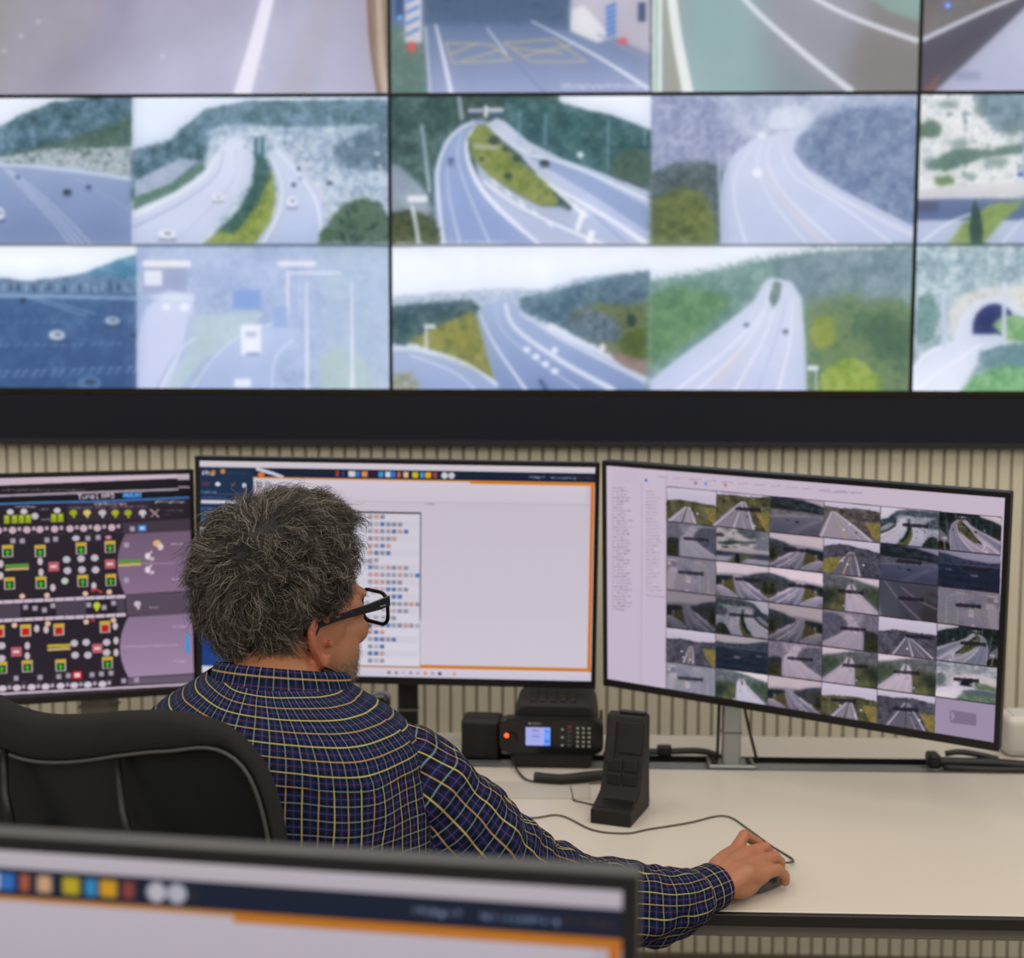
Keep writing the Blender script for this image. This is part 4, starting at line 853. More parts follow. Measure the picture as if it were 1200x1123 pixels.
        # scribble follows a straight strip of unreadable caption
SRC = {'A': ('ll', 5, 114, 153, 284), 'B': ('ll', 160, 114, 455, 284), 'F': ('ll', 2, 291, 157, 455), 'G': ('ll', 163, 291, 455, 455), 'C': ('ml', 460, 114, 760, 284), 'D': ('ml', 767, 114, 1068, 284),
 'H': ('ml', 462, 292, 759, 456), 'I': ('ml', 765, 292, 1064, 456), 'E': ('rl', 1079, 114, 1240, 284), 'J': ('rl', 1074, 291, 1240, 456), 'L': ('mt', 470, 5, 755, 104), 'M': ('mt', 800, -60, 1070, 104), 'K': ('lt', 60, -60, 440, 100)}
def stamp(c, key, quad, flip, gain, tint, con=1.0, sat=.75):
    nm, x0, y0, x1, y1 = SRC[key]; sc = WALLPICS[nm][0]
    sp_ = sc.m([(x0, y0), (x1, y0), (x1, y1), (x0, y1)]); dp = c.m(quad)
    if flip: sp_ = sp_[[1, 0, 3, 2]]
    Hi = homog([tuple(v) for v in dp], [tuple(v) for v in sp_])
    mk = c.mask(quad, .1)
    if mk is None: return
    sl, k = mk; yy, xx = np.mgrid[sl[0], sl[1]]
    q = np.stack([xx+.5, yy+.5, np.ones_like(xx)], -1)@Hi.T; u = q[..., 0]/q[..., 2]; v = q[..., 1]/q[..., 2]
    src = THB[nm]
    ui = np.clip(u, 0, src.shape[1]-1).astype(int); vi_ = np.clip(v, 0, src.shape[0]-1).astype(int)
    col = src[vi_, ui]; g = col.mean(-1, keepdims=True); col = g+(col-g)*sat
    col = np.clip(((col-.6)*con+.6)*gain, 0, 1)*np.array(tint)/255
    c.put((sl, k), col.astype(np.float32))
def paint_right():
    c = mon_canvas('r', 3, (196, 180, 206))
    c.gp((204, 188, 206), (190, 174, 208), [(690, 530), (1200, 560), (1190, 900), (690, 820)], .3)
    c.p((206, 192, 210), [(708, 542), (780, 548), (780, 808), (710, 802)], .3, .7)
    c.l((176, 160, 182), 1, [(752, 566), (751, 806)], .3, .8); c.l((190, 172, 190), 1.4, [(780, 560), (780, 812)], .3)
    rs = random.Random(3)
    for k in range(38):
        y = 572+k*3.85; c.scrib(720+(k % 3)*1.4, 729+rs.uniform(0, 12), y, 1.7, (110, 94, 116), .9, k); c.r((180, 110, 110) if k in (11, 12, 34, 35, 36) else (150, 132, 150), 718.5, y, 1.8, 1.8, .4, .8)
    for k in range(30): c.scrib(757, 764+rs.uniform(0, 10), 576+k*4, 1.5, (130, 114, 138), .8, 60+k)
    for k in range(6): c.scrib(718, 748, 552+k*2.6, 1, (170, 152, 172), .5, 90+k)
    c.l((160, 140, 160), .8, [(757, 698), (779, 700)], .3)
    for k in range(13): x = 770+k*19; c.scrib(x, x+12, 559+(x-770)*.082, 1.8, (140, 124, 150), .75, 120+k)
    c.scrib(966, 1002, 577, 1.8, (140, 124, 150), .75, 140)
    for x, col in ((757, (90, 110, 210)), (827, (110, 150, 220)), (850, (200, 110, 120)), (815, (150, 120, 150))): c.e(col, x, 563+(x-757)*.06, 2, 2, .5)
    GX = [781, 839.6, 902, 966, 1032, 1101, 1174]; 
    LY = [570, 611, 650.5, 691, 735, 775, 813]; RY = [606, 651, 695, 739, 782.5, 826, 873]
    def xb(j, t): # small lean of the columns toward the bottom
        return GX[j]-t*(0.5+j*1.1)
    def G(i, j):
        t = (GX[j]-781)/(1174-781); return (xb(j, i/6), LY[i]+(RY[i]-LY[i])*t)
    c.p((40, 30, 46), [G(0, 0), G(0, 6), G(6, 6), G(6, 0)], .2)
    LAY = [('t', 't', 'A-51', 't', 'B+82', 'C+71'), ('D+52', 'E+62', 'H-61', 't', 'A-43', 'F-43'), ('G+51', 'H+71', 'H-81', 'I-71', 'M+33', 'G-41'),
           ('H+30', 'B-52', 'H-41', 'D-61', 't', 'C-62'), ('t', 'F+42', 'D+71', 'I+71', 'I+81', 'J+92'), ('G+62', 'I-92', 'H+61', 't', 't', 't')]
    LAY = [list(r_) for r_ in LAY]
    TINTS = [(206, 190, 200), (232, 208, 214), (228, 214, 220), (190, 180, 206)]
    CAPT = {(0, 1): .6, (0, 4): .6, (1, 0): .6, (1, 2): .5, (1, 4): .5, (1, 5): .6, (2, 0): .5, (2, 1): .6, (2, 2): .6, (2, 3): .5, (2, 4): .55, (2, 5): .5, (3, 1): .5, (3, 3): .55, (3, 4): .7, (3, 5): .6, (4, 2): .6, (4, 3): .6, (4, 4): .5, (4, 5): .5, (5, 0): .5, (5, 3): .4, (5, 4): .5}
    K = {}
    spec = [
     [(1, .36, .42, .0, .62, 1, 0), (1, .06, .5, -.1, .75, 1, .6), (0, .36, .5, .3, 1.1, 0, 0), (0, .1, .15, -.1, .9, 1, .8), (0, .3, .5, 0, .8, 0, 0), (0, .1, .4, .1, .9, 0, 0)],
     [(2, .04, .4, .2, 1, -1, .5), (0, .0, .5, .3, .8, 0, 0), (1, .0, .5, .5, 1.1, -1, .6), (3, .16, .5, .0, .7, -1, .5), (3, .1, .4, .0, 1.0, 0, .6), (3, .16, .5, 0, 1, 0, .6)],
     [(2, .0, .5, .1, .9, 0, .5), (0, .26, .45, .3, 1.1, -1, .6), (1, .2, .5, .4, 1.0, -1, .6), (2, .08, .6, .1, .75, 1, .5), (3, .04, .5, .0, .7, 0, .6), (2, .0, .6, .1, 1, 0, .5)],
     [(3, .12, .3, .2, 1.0, -1, 0), (0, .12, .45, .05, .8, 0, .6), (0, .34, .6, .5, 1.1, 1, 0), (2, .1, .5, .5, 1.0, -1, .5), (3, .32, .5, .2, 1, 0, 0), (0, .16, .3, .3, 1, -1, .6)],
     [(3, .3, .5, .3, .6, 1, 0), (3, .2, .6, .1, 1, 0, 0), (2, .1, .5, .05, .8, 1, .5), (2, .12, .5, .0, .7, 1, .6), (1, .1, .5, .0, .6, 1, .5), (1, 0, .5, .4, .8, 1, .6)],
     [(2, .0, .5, .2, .9, 0, .5), (1, .1, .4, .5, 1, -1, 0), (0, .1, .5, .3, 1.1, -1, 0), (1, .28, .5, .1, .7, 1, .4), (3, .1, .5, .1, .9, 1, .5), (2, 0, 0, 0, 0, 0, 0)]]
    for i in range(6):
        for j in range(6):
            a, b, d, e = G(i, j), G(i, j+1), G(i+1, j+1), G(i+1, j)
            quad = [(a[0]+.3, a[1]+.8), (b[0]-.3, b[1]+.8), (d[0]-.3, d[1]-.6), (e[0]+.3, e[1]-.6)]
            if i == 5 and j == 5:
                c.p((160, 144, 172), quad, .2); m_ = [(1113, 832), (1144, 837), (1144, 851), (1113, 847)]; c.p((128, 112, 140), m_, .4); c.p((160, 144, 172), [(1115, 833), (1119, 840), (1115, 846)], .2)
                continue
            q_ = LAY[i][j]
            if q_[0] == 't': thumb(c, 0, 0, 0, 0, 200+i*6+j, spec[i][j], quad)
            else: stamp(c, q_[0], quad, q_[1] == '-', .42+.05*int(q_[2]), TINTS[int(q_[3])], 1.6, .42)
            if (i, j) in CAPT:
                def U2(u, v):
                    tx, ty = quad[0][0]+(quad[1][0]-quad[0][0])*u, quad[0][1]+(quad[1][1]-quad[0][1])*u; bx2, by2 = quad[3][0]+(quad[2][0]-quad[3][0])*u, quad[3][1]+(quad[2][1]-quad[3][1])*u
                    return tx+(bx2-tx)*v, ty+(by2-ty)*v
                a0 = U2(CAPT[(i, j)], .44)
                for kk in range(12): c.r((26, 20, 32), a0[0]-14+kk*2.5, a0[1]+(kk-6)*.2, 2.2, 3.4+(kk*7 % 3)*.6, .4, .95)
    c.gp((206, 192, 222), (206, 192, 226), [(708, 802), (780, 815), (1166, 876), (1166, 882), (708, 808)], .3)
    for x in (1076, 1110, 1152): c.e((110, 100, 150), x, 865+(x-1076)*.15, 2, 1.6, .5)
    return c
THB = {k: blur(v[0].a, 5) for k, v in WALLPICS.items()}
PIC = {'c': paint_centre(), 'l': paint_left(), 'r': paint_right()}
SM = {k: screen_mat('monitor picture '+k, v.image('monitor_'+k), .90, .35) for k, v in PIC.items()}
SM['f'] = screen_mat('monitor picture dim', SM['c'].node_tree.nodes['Image Texture'].image, .66, .35)

# ------------------------------------------------------------------ desk in the middle distance
DZ = .75
desk = empty('desk', (0, 2.2, 0), 0, 'long white desk with a black front edge and aluminium rail, before the slatted wall', 'desk')
XL, XR = -1.75, 1.35
def dpart(name, x0, x1, y0, y1, z0, z1, m, bev=.0015):
    return box_obj(name, ((x0+x1)/2, (y0+y1)/2-2.2, (z0+z1)/2), (x1-x0, y1-y0, z1-z0), m, desk, bev)
dpart('desktop', XL, XR, 1.822, 2.4425, .733, DZ, M_desk)
dpart('edge_band', XL, XR, 1.812, 1.8215, .733, DZ-.0008, M_edge)
dpart('rear_shelf', XL, XR, 2.527, 2.660, .728, DZ, M_desk)
bm = bmesh.new()
add_box(bm, (0, 0, 0), (XR-XL, .050, .018), None, .0012)
for yy in (-.018, 0, .018): add_box(bm, (0, yy, .0095), (XR-XL, .004, .003))
o = link('tool_rail', bm2me(bm, 'tool_rail'), M_alu, desk, loc=((XL+XR)/2, 2.468-2.2, .738))
dpart('edge_band', XL, XR, 2.5255, 2.5268, .728, DZ-.0008, M_edge, .0003)
dpart('cable_channel', XL, XR, 2.494, 2.5265, .70, .728, M_edge)
dpart('front_beam', XL, XR, 1.828, 1.868, .712, .7325, M_beam)
dpart('support_beam', XL, XR, 2.38, 2.42, .66, .72, M_beam)
for x in (-1.6, -.2, 1.2):
    dpart('leg', x-.03, x+.03, 2.30, 2.36, 0, .728, M_beam, .004)
    dpart('foot', x-.035, x+.035, 1.95, 2.62, .0, .03, M_beam, .006)
box_obj('cable_flap', (-.045, 2.312-2.2, DZ+.0012), (.185, .085, .0022), M_flap, desk, .0006)

# ------------------------------------------------------------------ monitors
def monitor(k, label, standfn):
    p, yaw, tilt, roll, W, H = MONS[k]
    q = mon_corners(p, yaw, tilt, roll, W, H)
    ex = Vector((q[1]-q[0])/W); ez = Vector((q[0]-q[3])/H); ey = ez.cross(ex)   # ey away from viewer
    base = Vector((p[0], p[1], DZ))
    e = empty('monitor', base, 0, label, 'monitor', 'computer monitors')
    Rm = Matrix((ex, ey, ez)).transposed().to_4x4()
    L = Matrix.Translation(Vector(p)-base) @ Rm
    def sub(name, me, m, off=(0, 0, 0), par=e):
        o = link(name, me, m, e); o.matrix_local = L @ Matrix.Translation(off); return o
    bm = bmesh.new(); add_box(bm, (0, .011, 0), (W, .020, H), None, .0022, 2); add_box(bm, (0, .032, -.03), (W*.62, .03, H*.62), None, .01, 2)
    for i in range(9): add_box(bm, (-.12+i*.03, .0475, .03), (.016, .002, .05))
    sub('housing', bm2me(bm, 'housing'), M_gbez if k == 'f' else M_bez)
    bm = bmesh.new()
    for (x, z, sx, sz) in ((0, H/2-BZ/2, W, BZ), (0, -H/2+BZB/2, W, BZB), (-W/2+BZ/2, (BZB-BZ)/2, BZ, H-BZ-BZB), (W/2-BZ/2, (BZB-BZ)/2, BZ, H-BZ-BZB)):
        add_box(bm, (x, -.0005, z), (sx, .003, sz), None, .0006, 1)
    sub('bezel', bm2me(bm, 'bezel'), M_bez)
    w_, h0, h1 = W/2-BZ, -H/2+BZB, H/2-BZ
    me = quad_me('screen', [(-w_, 0, h0), (w_, 0, h0), (w_, 0, h1), (-w_, 0, h1)], SM[k])
    sub('screen', me, None, (0, .0003, 0))
    standfn(e, base, Vector(p), ex, ey)
    return e
def clamp_stand(mat_, r, px, py, plate=True, top=None):
    def fn(e, base, p, ex, ey):
        lo = Vector((px, py, DZ))-base
        top_ = p.z-.02-DZ if top is None else top
        bm = bmesh.new()
        add_box(bm, (0, 0, top_/2), (r*2, r*1.3, top_), None, r*.25, 2)
        o = link('pole', bm2me(bm, 'pole'), mat_, e, loc=lo)
        bm = bmesh.new(); add_box(bm, (0, 0, .0), (r*2.12, r*1.42, .003)); link('pole_joint', bm2me(bm, 'pj'), M_beam, e, loc=lo+Vector((0, 0, .062)))
        if plate:
            bm = bmesh.new(); add_box(bm, (0, 0, .004), (.082, .046, .007), None, .0015, 2)
            pl = link('base_plate', bm2me(bm, 'bp'), mat_, e, loc=lo)
            for sx in (-1, 1):
                for sy in (-.5, .5):
                    bm = bmesh.new(); bmesh.ops.create_cone(bm, cap_ends=True, segments=12, radius1=.0045, radius2=.0045, depth=.004)
                    link('screw', bm2me(bm, 'screw'), M_blk, pl, loc=(sx*.031, sy*.02, .0095))
        # arm to the back of the screen
        a = lo+Vector((0, 0, top_-.03)); b = (p-base)+ey*.05
        bm = bmesh.new(); add_tube(bm, [a, (a+b)/2+Vector((0, 0, .0)), b], [.016, .016, .02], 12)
        link('arm', bm2me(bm, 'arm', True), mat_, e)
    return fn
monitor('r', 'right-hand angled monitor showing a grid of small road camera views', clamp_stand(M_alu, .0165, .3001, 2.468))
monitor('c', 'centre monitor behind the man, white window with orange border', clamp_stand(M_blk, .0185, -.287, 2.60, False))
monitor('l', 'left monitor with a dark tunnel control diagram of green and red icons', clamp_stand(M_beam, .032, -.872, 2.60, False))
def foot_stand(e, base, p, ex, ey):
    lo = ey*.075; lo.z = 0
    box_obj('base_plate', lo+Vector((0, 0, .006)), (.26, .2, .012), M_blk, e, .005)
    box_obj('pole', lo+Vector((0, .02, .14)), (.05, .03, .27), M_blk, e, .006)
    a = lo+Vector((0, .02, .25)); b = (p-base)+ey*.045
    tube_obj('arm', [a, b], .015, M_blk, e, 12)
monitor('f', 'large blurred foreground monitor seen from its top corner, navy bar and orange line', foot_stand)
fd = empty('front_desk', (-.32, .75, 0), 0, 'near desk below the frame, carrying the blurred foreground monitor', 'desk')
box_obj('desktop', (0, 0, .735), (1.6, .62, .03), M_desk, fd, .002)
for sx in (-1, 1): box_obj('leg', (sx*.72, .0, .36), (.05, .5, .72), M_beam, fd, .004)

# ------------------------------------------------------------------ speaker
sp = empty('desk_speaker', (-.144, 2.478, DZ), -.05, 'small black cube speaker left of the radio', 'speaker')
bm = bmesh.new(); add_box(bm, (0, .03, .0385), (.072, .058, .075), None, .009, 3); link('cabinet', bm2me(bm, 'cabinet', False), M_blk2, sp)
bm = bmesh.new(); add_box(bm, (0, -.001, .0385), (.064, .006, .067), None, .0028, 2); gr = link('grille', bm2me(bm, 'grille'), M_blk, sp)
bm = bmesh.new()
for rr_ in (.027, .021, .015, .009): add_tube(bm, [(rr_*math.cos(a), -.0045, .0385+rr_*math.sin(a)) for a in np.linspace(0, 2*PI, 28, endpoint=False)], .0009, 6, True)
link('cone_rings', bm2me(bm, 'rings', True), M_blk2, gr)
for sx in (-1, 1): box_obj('foot', (sx*.022, .03, .0012), (.012, .04, .0028), M_cab, sp, .001)

# ------------------------------------------------------------------ two way radio
ra = empty('two_way_radio', (-.017, 2.452, DZ), -.03, 'black desktop two-way radio with lit blue screen and keypad', 'radio')
bm = bmesh.new(); add_box(bm, (0, .06, .019), (.138, .15, .038), None, .007, 3, taper=(1.08, 1.0)); link('lower_body', bm2me(bm, 'b'), M_blk2, ra)
# upper cover: hump with sloped shoulders
poly = [(-.072, .058), (-.066, .094), (-.056, .106), (-.046, .1085), (.060, .1085), (.070, .105), (.078, .09), (.082, .058), (.08, .038), (-.07, .038)]
o = extrude_poly('upper_cover', poly, .15, M_blk2, ra, 'y', .004, loc=(0, .085, 0))
bm = bmesh.new()
for i in range(5): add_box(bm, (-.035+i*.018, .085, .1095), (.010, .12, .003))
link('cooling_ribs', bm2me(bm, 'ribs'), M_blk2, ra)
# control head
hd = extrude_poly('control_head', rrect(.182, .062, .014), .028, M_blk, ra, 'y', .004, loc=(0, -.006, .059))
o = extrude_poly('face_frame', rrect(.180, .060, .013), .003, M_blkg, hd, 'y', .0012, loc=(0, -.0150, 0))
rc_ = Canvas(60, 44, 8, None, (150, 160, 226)); rc_.gp((168, 166, 226), (160, 170, 240), q4(0, 0, 60, 44), .2); rc_.gp((120, 170, 250), (90, 150, 250), q4(45, 0, 60, 44), .3); rc_.scrib(15, 33, 8, 3.5, (50, 50, 110), .9, 1); rc_.scrib(19, 28, 15, 2, (90, 90, 150), .8, 2); rc_.scrib(16, 32, 22, 3.6, (50, 50, 110), .9, 3); rc_.scrib(12, 38, 29, 2, (110, 100, 160), .6, 4)
rc_.r((50, 96, 190), 52, 10, 8, 4, .8, .7); rc_.r((50, 96, 190), 52, 33, 10, 5, .8, .7)
box_obj('display_bezel', (-.023, -.0172, .001), (.048, .0016, .037), M_blk, hd, .0005)
link('display', quad_me('display', [(-.0215, 0, -.0162), (.0215, 0, -.0162), (.0215, 0, .0162), (-.0215, 0, .0162)], screen_mat('radio picture', rc_.image('radio_display'), 1.0, .2)), None, hd, loc=(-.023, -.0182, .001))
lg = Canvas(70, 9, 8, None, (24, 22, 22)); lg.e((210, 206, 200), 6, 4.5, 3.2, 3.2, .2); lg.txt('MOTOROLA', 13, 1.5, 6, (206, 202, 196))
lm_ = bpy.data.materials.new('maker plate'); lm_.use_nodes = True; tx = lm_.node_tree.nodes.new('ShaderNodeTexImage'); tx.image = lg.image('maker_plate'); lm_.node_tree.links.new(tx.outputs[0], lm_.node_tree.nodes['Principled BSDF'].inputs['Base Color'])
link('maker_plate', quad_me('maker_plate', [(-.0145, 0, -.0019), (.0145, 0, -.0019), (.0145, 0, .0019), (-.0145, 0, .0019)], lm_), None, hd, loc=(-.026, -.0171, .0235))
bm = bmesh.new(); bmesh.ops.create_cone(bm, cap_ends=True, segments=24, radius1=.0125, radius2=.0115, depth=.010, matrix=Matrix.Rotation(PI/2, 4, 'X'))
kb = link('volume_knob', bm2me(bm, 'knob', False), M_blk2, hd, loc=(-.072, -.0215, -.006))
box_obj('emergency_button', (-.0775, -.0180, .0005+.007), (.005, .003, .005), M_blk, hd, .001)
bm = bmesh.new(); add_ell(bm, (0, 0, 0), (.0042, .0022, .0042), seg=14, rings=8); link('indicator', bm2me(bm, 'ind', True), M_led, hd, loc=(-.0775, -.0270, .004))
bm = bmesh.new(); add_box(bm, (0, 0, 0), (.0072, .002, .0052), None, .0008, 1); keyme = bm2me(bm, 'key'); keyme.materials.append(M_key)
bm = bmesh.new(); add_box(bm, (0, 0, 0), (.0026, .0006, .0024)); legme = bm2me(bm, 'legend'); legme.materials.append(M_keyl)
for i in range(5):
    for j in range(3):
        k_ = link('key', keyme, None, hd, loc=(.046+j*.0100, -.0172, .0170-i*.0080)); link('legend', legme, None, k_, loc=(.0003, -.0011, 0))
for i, z in enumerate((.018, .010, .002, -.006, -.014)):
    k_ = link('key', keyme, None, hd, loc=(.032, -.0172, z))
    if i == 0: k_.data = keyme.copy(); k_.data.materials.clear(); k_.data.materials.append(M_keyr); k_['label'] = 'red key'
for z in (.014, .0, -.014): k_ = link('key', keyme, None, hd, loc=(.0195, -.0172, z)); link('legend', legme, None, k_, loc=(0, -.0011, 0))
bm = bmesh.new(); add_box(bm, (0, 0, 0), (.006, .05, .052), None, .002); link('mounting_bracket', bm2me(bm, 'mb'), M_blk, ra, loc=(.087, .05, .058))

# ------------------------------------------------------------------ microphone stand (upright slab on a wedge foot)
mc = empty('desk_microphone', (.0915, 2.190, DZ), -.33, 'tall black desk microphone with a stepped foot', 'microphone')
# side profile in (y, z): foot reaches toward the camera, slab leans back
prof = [(-.046, .0), (-.046, .022), (-.012, .028), (.006, .036), (.014, .056), (.040, .150), (.0425, .1535), (.056, .155), (.060, .150), (.056, .05), (.062, .012), (.062, 0)]
poly = prof
bm = bmesh.new()
def pxw(z): return .0335-(.0045 if z > .03 else 0)
A = [bm.verts.new((-.033-(0.0 if z < .03 else -.0005), y, z)) for y, z in poly]; B = [bm.verts.new((.033, y, z)) for y, z in poly]
n_ = len(poly); fa = bm.faces.new(A); fb = bm.faces.new(B[::-1])
for i in range(n_): bm.faces.new((A[i], B[i], B[(i+1) % n_], A[(i+1) % n_]))
bmesh.ops.bevel(bm, geom=list(set(fa.edges) | set(fb.edges)), offset=.0025, segments=2, profile=.5, affect='EDGES')
link('stand', bm2me(bm, 'stand'), M_blk2, mc)
sl_rot = Matrix.Rotation(-math.atan2(.026, .094), 3, 'X')
def slab(name, u, v, sx, sz, th, m, bev=.0008, seg=1):
    """piece lying on the leaning front face; u across, v up the face from its foot"""
    o_ = Vector((u, .014-.0012, .056))+Vector((0, .2666*v*.964, v*.964))
    bm = bmesh.new(); add_box(bm, (0, 0, 0), (sx, th, sz), sl_rot, bev, seg)
    return link(name, bm2me(bm, name), m, mc, loc=o_)
slab('upper_panel', .009, .066, .040, .050, .005, M_blk, .0015, 2)
slab('side_strip', -.0215, .058, .013, .066, .004, M_blk2, .001)
for (u, v) in ((-.0125, .022), (.0135, .022), (-.0125, .0), (.0135, .0)): slab('push_button', u, v, .0235, .0185 if v else .018, .004, M_blk, .0015, 2)
bm = bmesh.new(); add_tube(bm, [(.008*math.cos(a), 0, .008*math.sin(a)) for a in np.linspace(0, 2*PI, 24, endpoint=False)], .0007, 6, True)
link('ring_mark', bm2me(bm, 'ring', True), M_key, mc, loc=(.008, .0085+.029, .056+.048*1.08))
box_obj('top_cap', (.008, .050, .1565), (.042, .014, .004), M_blk, mc, .001)
box_obj('foot_plate', (0, -.018, .0272), (.054, .034, .002), M_blk, mc, .0008, rot=(.17, 0, 0))

# ------------------------------------------------------------------ dark items behind the shoulder
def small_set(x, y, h, rtop, label):
    e = empty('handset_charger', (x, y, DZ), 0, label, 'charger')
    bm = bmesh.new(); add_box(bm, (0, 0, .02), (.054, .06, .04), None, .008, 2, taper=(.85, .85)); link('dock', bm2me(bm, 'd'), M_blk, e)
    bm = bmesh.new(); add_box(bm, (0, 0, .04+(h-.04)/2), (rtop*2, .034, h-.04), None, .009, 3); link('handset', bm2me(bm, 'h'), M_blkg, e)
    bm = bmesh.new(); add_box(bm, (0, -.0175, h-.03), (rtop*1.1, .003, .012), None, .001); link('earpiece', bm2me(bm, 'e'), M_blk2, e)
small_set(-.304, 2.33, .160, .0165, 'black rounded handset standing just left of the monitor pole, behind his shoulder')
small_set(-.366, 2.32, .150, .019, 'black handset half hidden by his collar and chin')

# ------------------------------------------------------------------ cables and loose things
def cord(name, pts, r, label, m=M_cab, n=8, cat='cable', seg=8):
    o = tube_obj(name, pts, r, m, None, seg, cat_n=n)
    o['label'] = label; o['category'] = cat
    return o
z1 = DZ+.0016
mp = [(-.105, 2.165), (-.043, 2.172), (.0, 2.185), (.05, 2.120), (.10, 2.108), (.136, 2.128), (.20, 2.160), (.245, 2.192), (.268, 2.186), (.288, 2.135), (.312, 2.066), (.326, 2.034)]
cord('mouse_cable', [(x, y, z1) for x, y in mp]+[(.3345, 2.010, z1+.001), (.333, 1.990, z1+.003), (.316, 1.968, z1+.010)], .0016, 'thin brown mouse cable curving across the desk to the hand', M_cabb)
# coiled cord radio -> microphone
bm = bmesh.new(); ax = catmull([(-.044, 2.352, DZ+.011), (.0, 2.345, DZ+.010), (.045, 2.355, DZ+.012), (.085, 2.362, DZ+.014)], 20); pts, fr = frames(ax)
hel = []
N_ = 900
for i in range(N_):
    t = i/(N_-1)*(len(pts)-1); j = min(int(t), len(pts)-2); f_ = t-j
    p = pts[j].lerp(pts[j+1], f_); _, Nn, Bn = fr[j]; a = i/N_*2*PI*62
    hel.append(p+(Nn*math.cos(a)+Bn*math.sin(a))*.0078)
add_tube(bm, hel, .0016, 5)
add_tube(bm, catmull([(-.088, 2.444, DZ+.026), (-.080, 2.42, DZ+.008), (-.066, 2.378, DZ+.003), (-.052, 2.352, DZ+.004), (-.044, 2.352, DZ+.004)], 8), .0019, 7)
add_tube(bm, catmull([(.085, 2.362, DZ+.008), (.105, 2.33, DZ+.004), (.108, 2.28, DZ+.008), (.104, 2.256, DZ+.012)], 8), .0019, 7)
o = link('coiled_cord', bm2me(bm, 'coiled_cord', True), M_cab); tag(o, 'black coiled cord lying between radio and microphone', 'cable')
cord('thin_lead', [(.016, 2.33, z1), (.019, 2.29, z1), (.021, 2.262, z1), (.035, 2.252, z1), (.058, 2.236, z1)], .0013, 'thin dark lead bent into a corner left of the microphone', M_cab)
cord('power_cable', [(.078, 2.492, DZ+.010), (.11, 2.508, DZ+.009), (.15, 2.512, DZ+.010), (.20, 2.515, DZ+.011), (.25, 2.512, DZ+.013), (.28, 2.50, DZ+.008), (.285, 2.515, DZ-.008)], .006, 'thick black cable with a plug lying behind the microphone', M_cab)
pg = box_obj('cable_plug', (.186, 2.515, DZ+.013), (.026, .018, .018), M_blk, None, .003); tag(pg, 'black inline plug on the thick cable behind the microphone', 'plug')
o = cord('pole_cable', [(.2785, 2.466, DZ+.18), (.2775, 2.465, DZ+.10), (.276, 2.462, DZ+.03), (.279, 2.50, DZ-.005)], .003, 'dark cable hanging down the left side of the silver pole', M_cab)
o = cord('slanting_cable', [(.3255, 2.49, DZ+.10), (.333, 2.49, DZ+.066), (.345, 2.49, DZ+.02), (.352, 2.500, DZ-.006)], .0028, 'dark cable slanting from the silver pole down into the desk slot', M_cab)
o = cord('cable_bundle', [(.655, 2.470, DZ+.012), (.70, 2.468, DZ+.012), (.76, 2.462, DZ+.013), (.83, 2.458, DZ+.010), (.95, 2.450, DZ+.009), (1.1, 2.47, DZ+.009)], .0085, 'thick black cable bundle lying on the rail at right', M_cab)
tube_obj('strand', catmull([(.67, 2.455, DZ+.006), (.74, 2.444, DZ+.007), (.80, 2.447, DZ+.006), (.9, 2.44, DZ+.006)], 6), .005, M_cab, o)
tube_obj('strand', catmull([(.68, 2.484, DZ+.022), (.705, 2.482, DZ+.026), (.735, 2.482, DZ+.022), (.77, 2.475, DZ+.016)], 6), .0055, M_cab, o)
bm = bmesh.new(); add_box(bm, (0, 0, 0), (.022, .034, .026), None, .006, 3); link('connector', bm2me(bm, 'cn'), M_blk, o, loc=(.655, 2.470, DZ+.015))
bm = bmesh.new(); add_box(bm, (0, 0, .038), (.13, .075, .074), None, .014, 4)
o = link('socket_box', bm2me(bm, 'socket_box'), M_white, None, loc=(.868, 2.572, DZ)); tag(o, 'white rounded plastic box at the right end of the rear shelf', 'box')
box_obj('lid', (0, 0, .0755), (.1, .05, .003), M_white, o, .001)

# ------------------------------------------------------------------ office chair
ch = empty('office_chair', (-.497, 1.385, 0), -.20, 'black office chair with a wavy padded backrest, behind the man', 'chair')
cz = .616
def outline(n=72):
    """backrest outline: (x, z) counter-clockwise, wavy top"""
    key = [(.205, .0), (.224, .12), (.232, .25), (.231, .36), (.221, .425), (.200, .475), (.166, .505), (.120, .517), (.070, .516), (.02, .510), (-.02, .508), (-.05, .513), (-.09, .526), (-.14, .534), (-.18, .522), (-.212, .480), (-.228, .42), (-.234, .30), (-.230, .14), (-.205, 0), (-.12, -.03), (.0, -.036), (.12, -.03)]
    pts = catmull([(a, b, 0) for a, b in key+[key[0]]], 4)[:-1]
    return [(p.x, p.y) for p in pts]
ol = outline()
def backy(x, z): return -.02+ .55*x*x*1.2 + .10*(z-.2)**2*0 - .03*math.sin(max(0, min(1, z/.5))*PI)*.6
cx_, cz_ = 0.0, .24
bm = bmesh.new(); rings = []
for s_ in (1.0, .97, .85, .7, .5, .3, .12):
    rings.append([bm.verts.new(((x-cx_)*s_+cx_, backy((x-cx_)*s_, (z-cz_)*s_+cz_)+.006, (z-cz_)*s_+cz_)) for x, z in ol])
for a, b in zip(rings[:-1], rings[1:]):
    for i in range(len(ol)): bm.faces.new((a[i], a[(i+1) % len(ol)], b[(i+1) % len(ol)], b[i]))
bm.faces.new(rings[-1])
g = bmesh.ops.solidify(bm, geom=bm.faces[:], thickness=.01)
link('back_shell', bm2me(bm, 'back_shell', True), M_shell, ch, loc=(0, 0, cz))
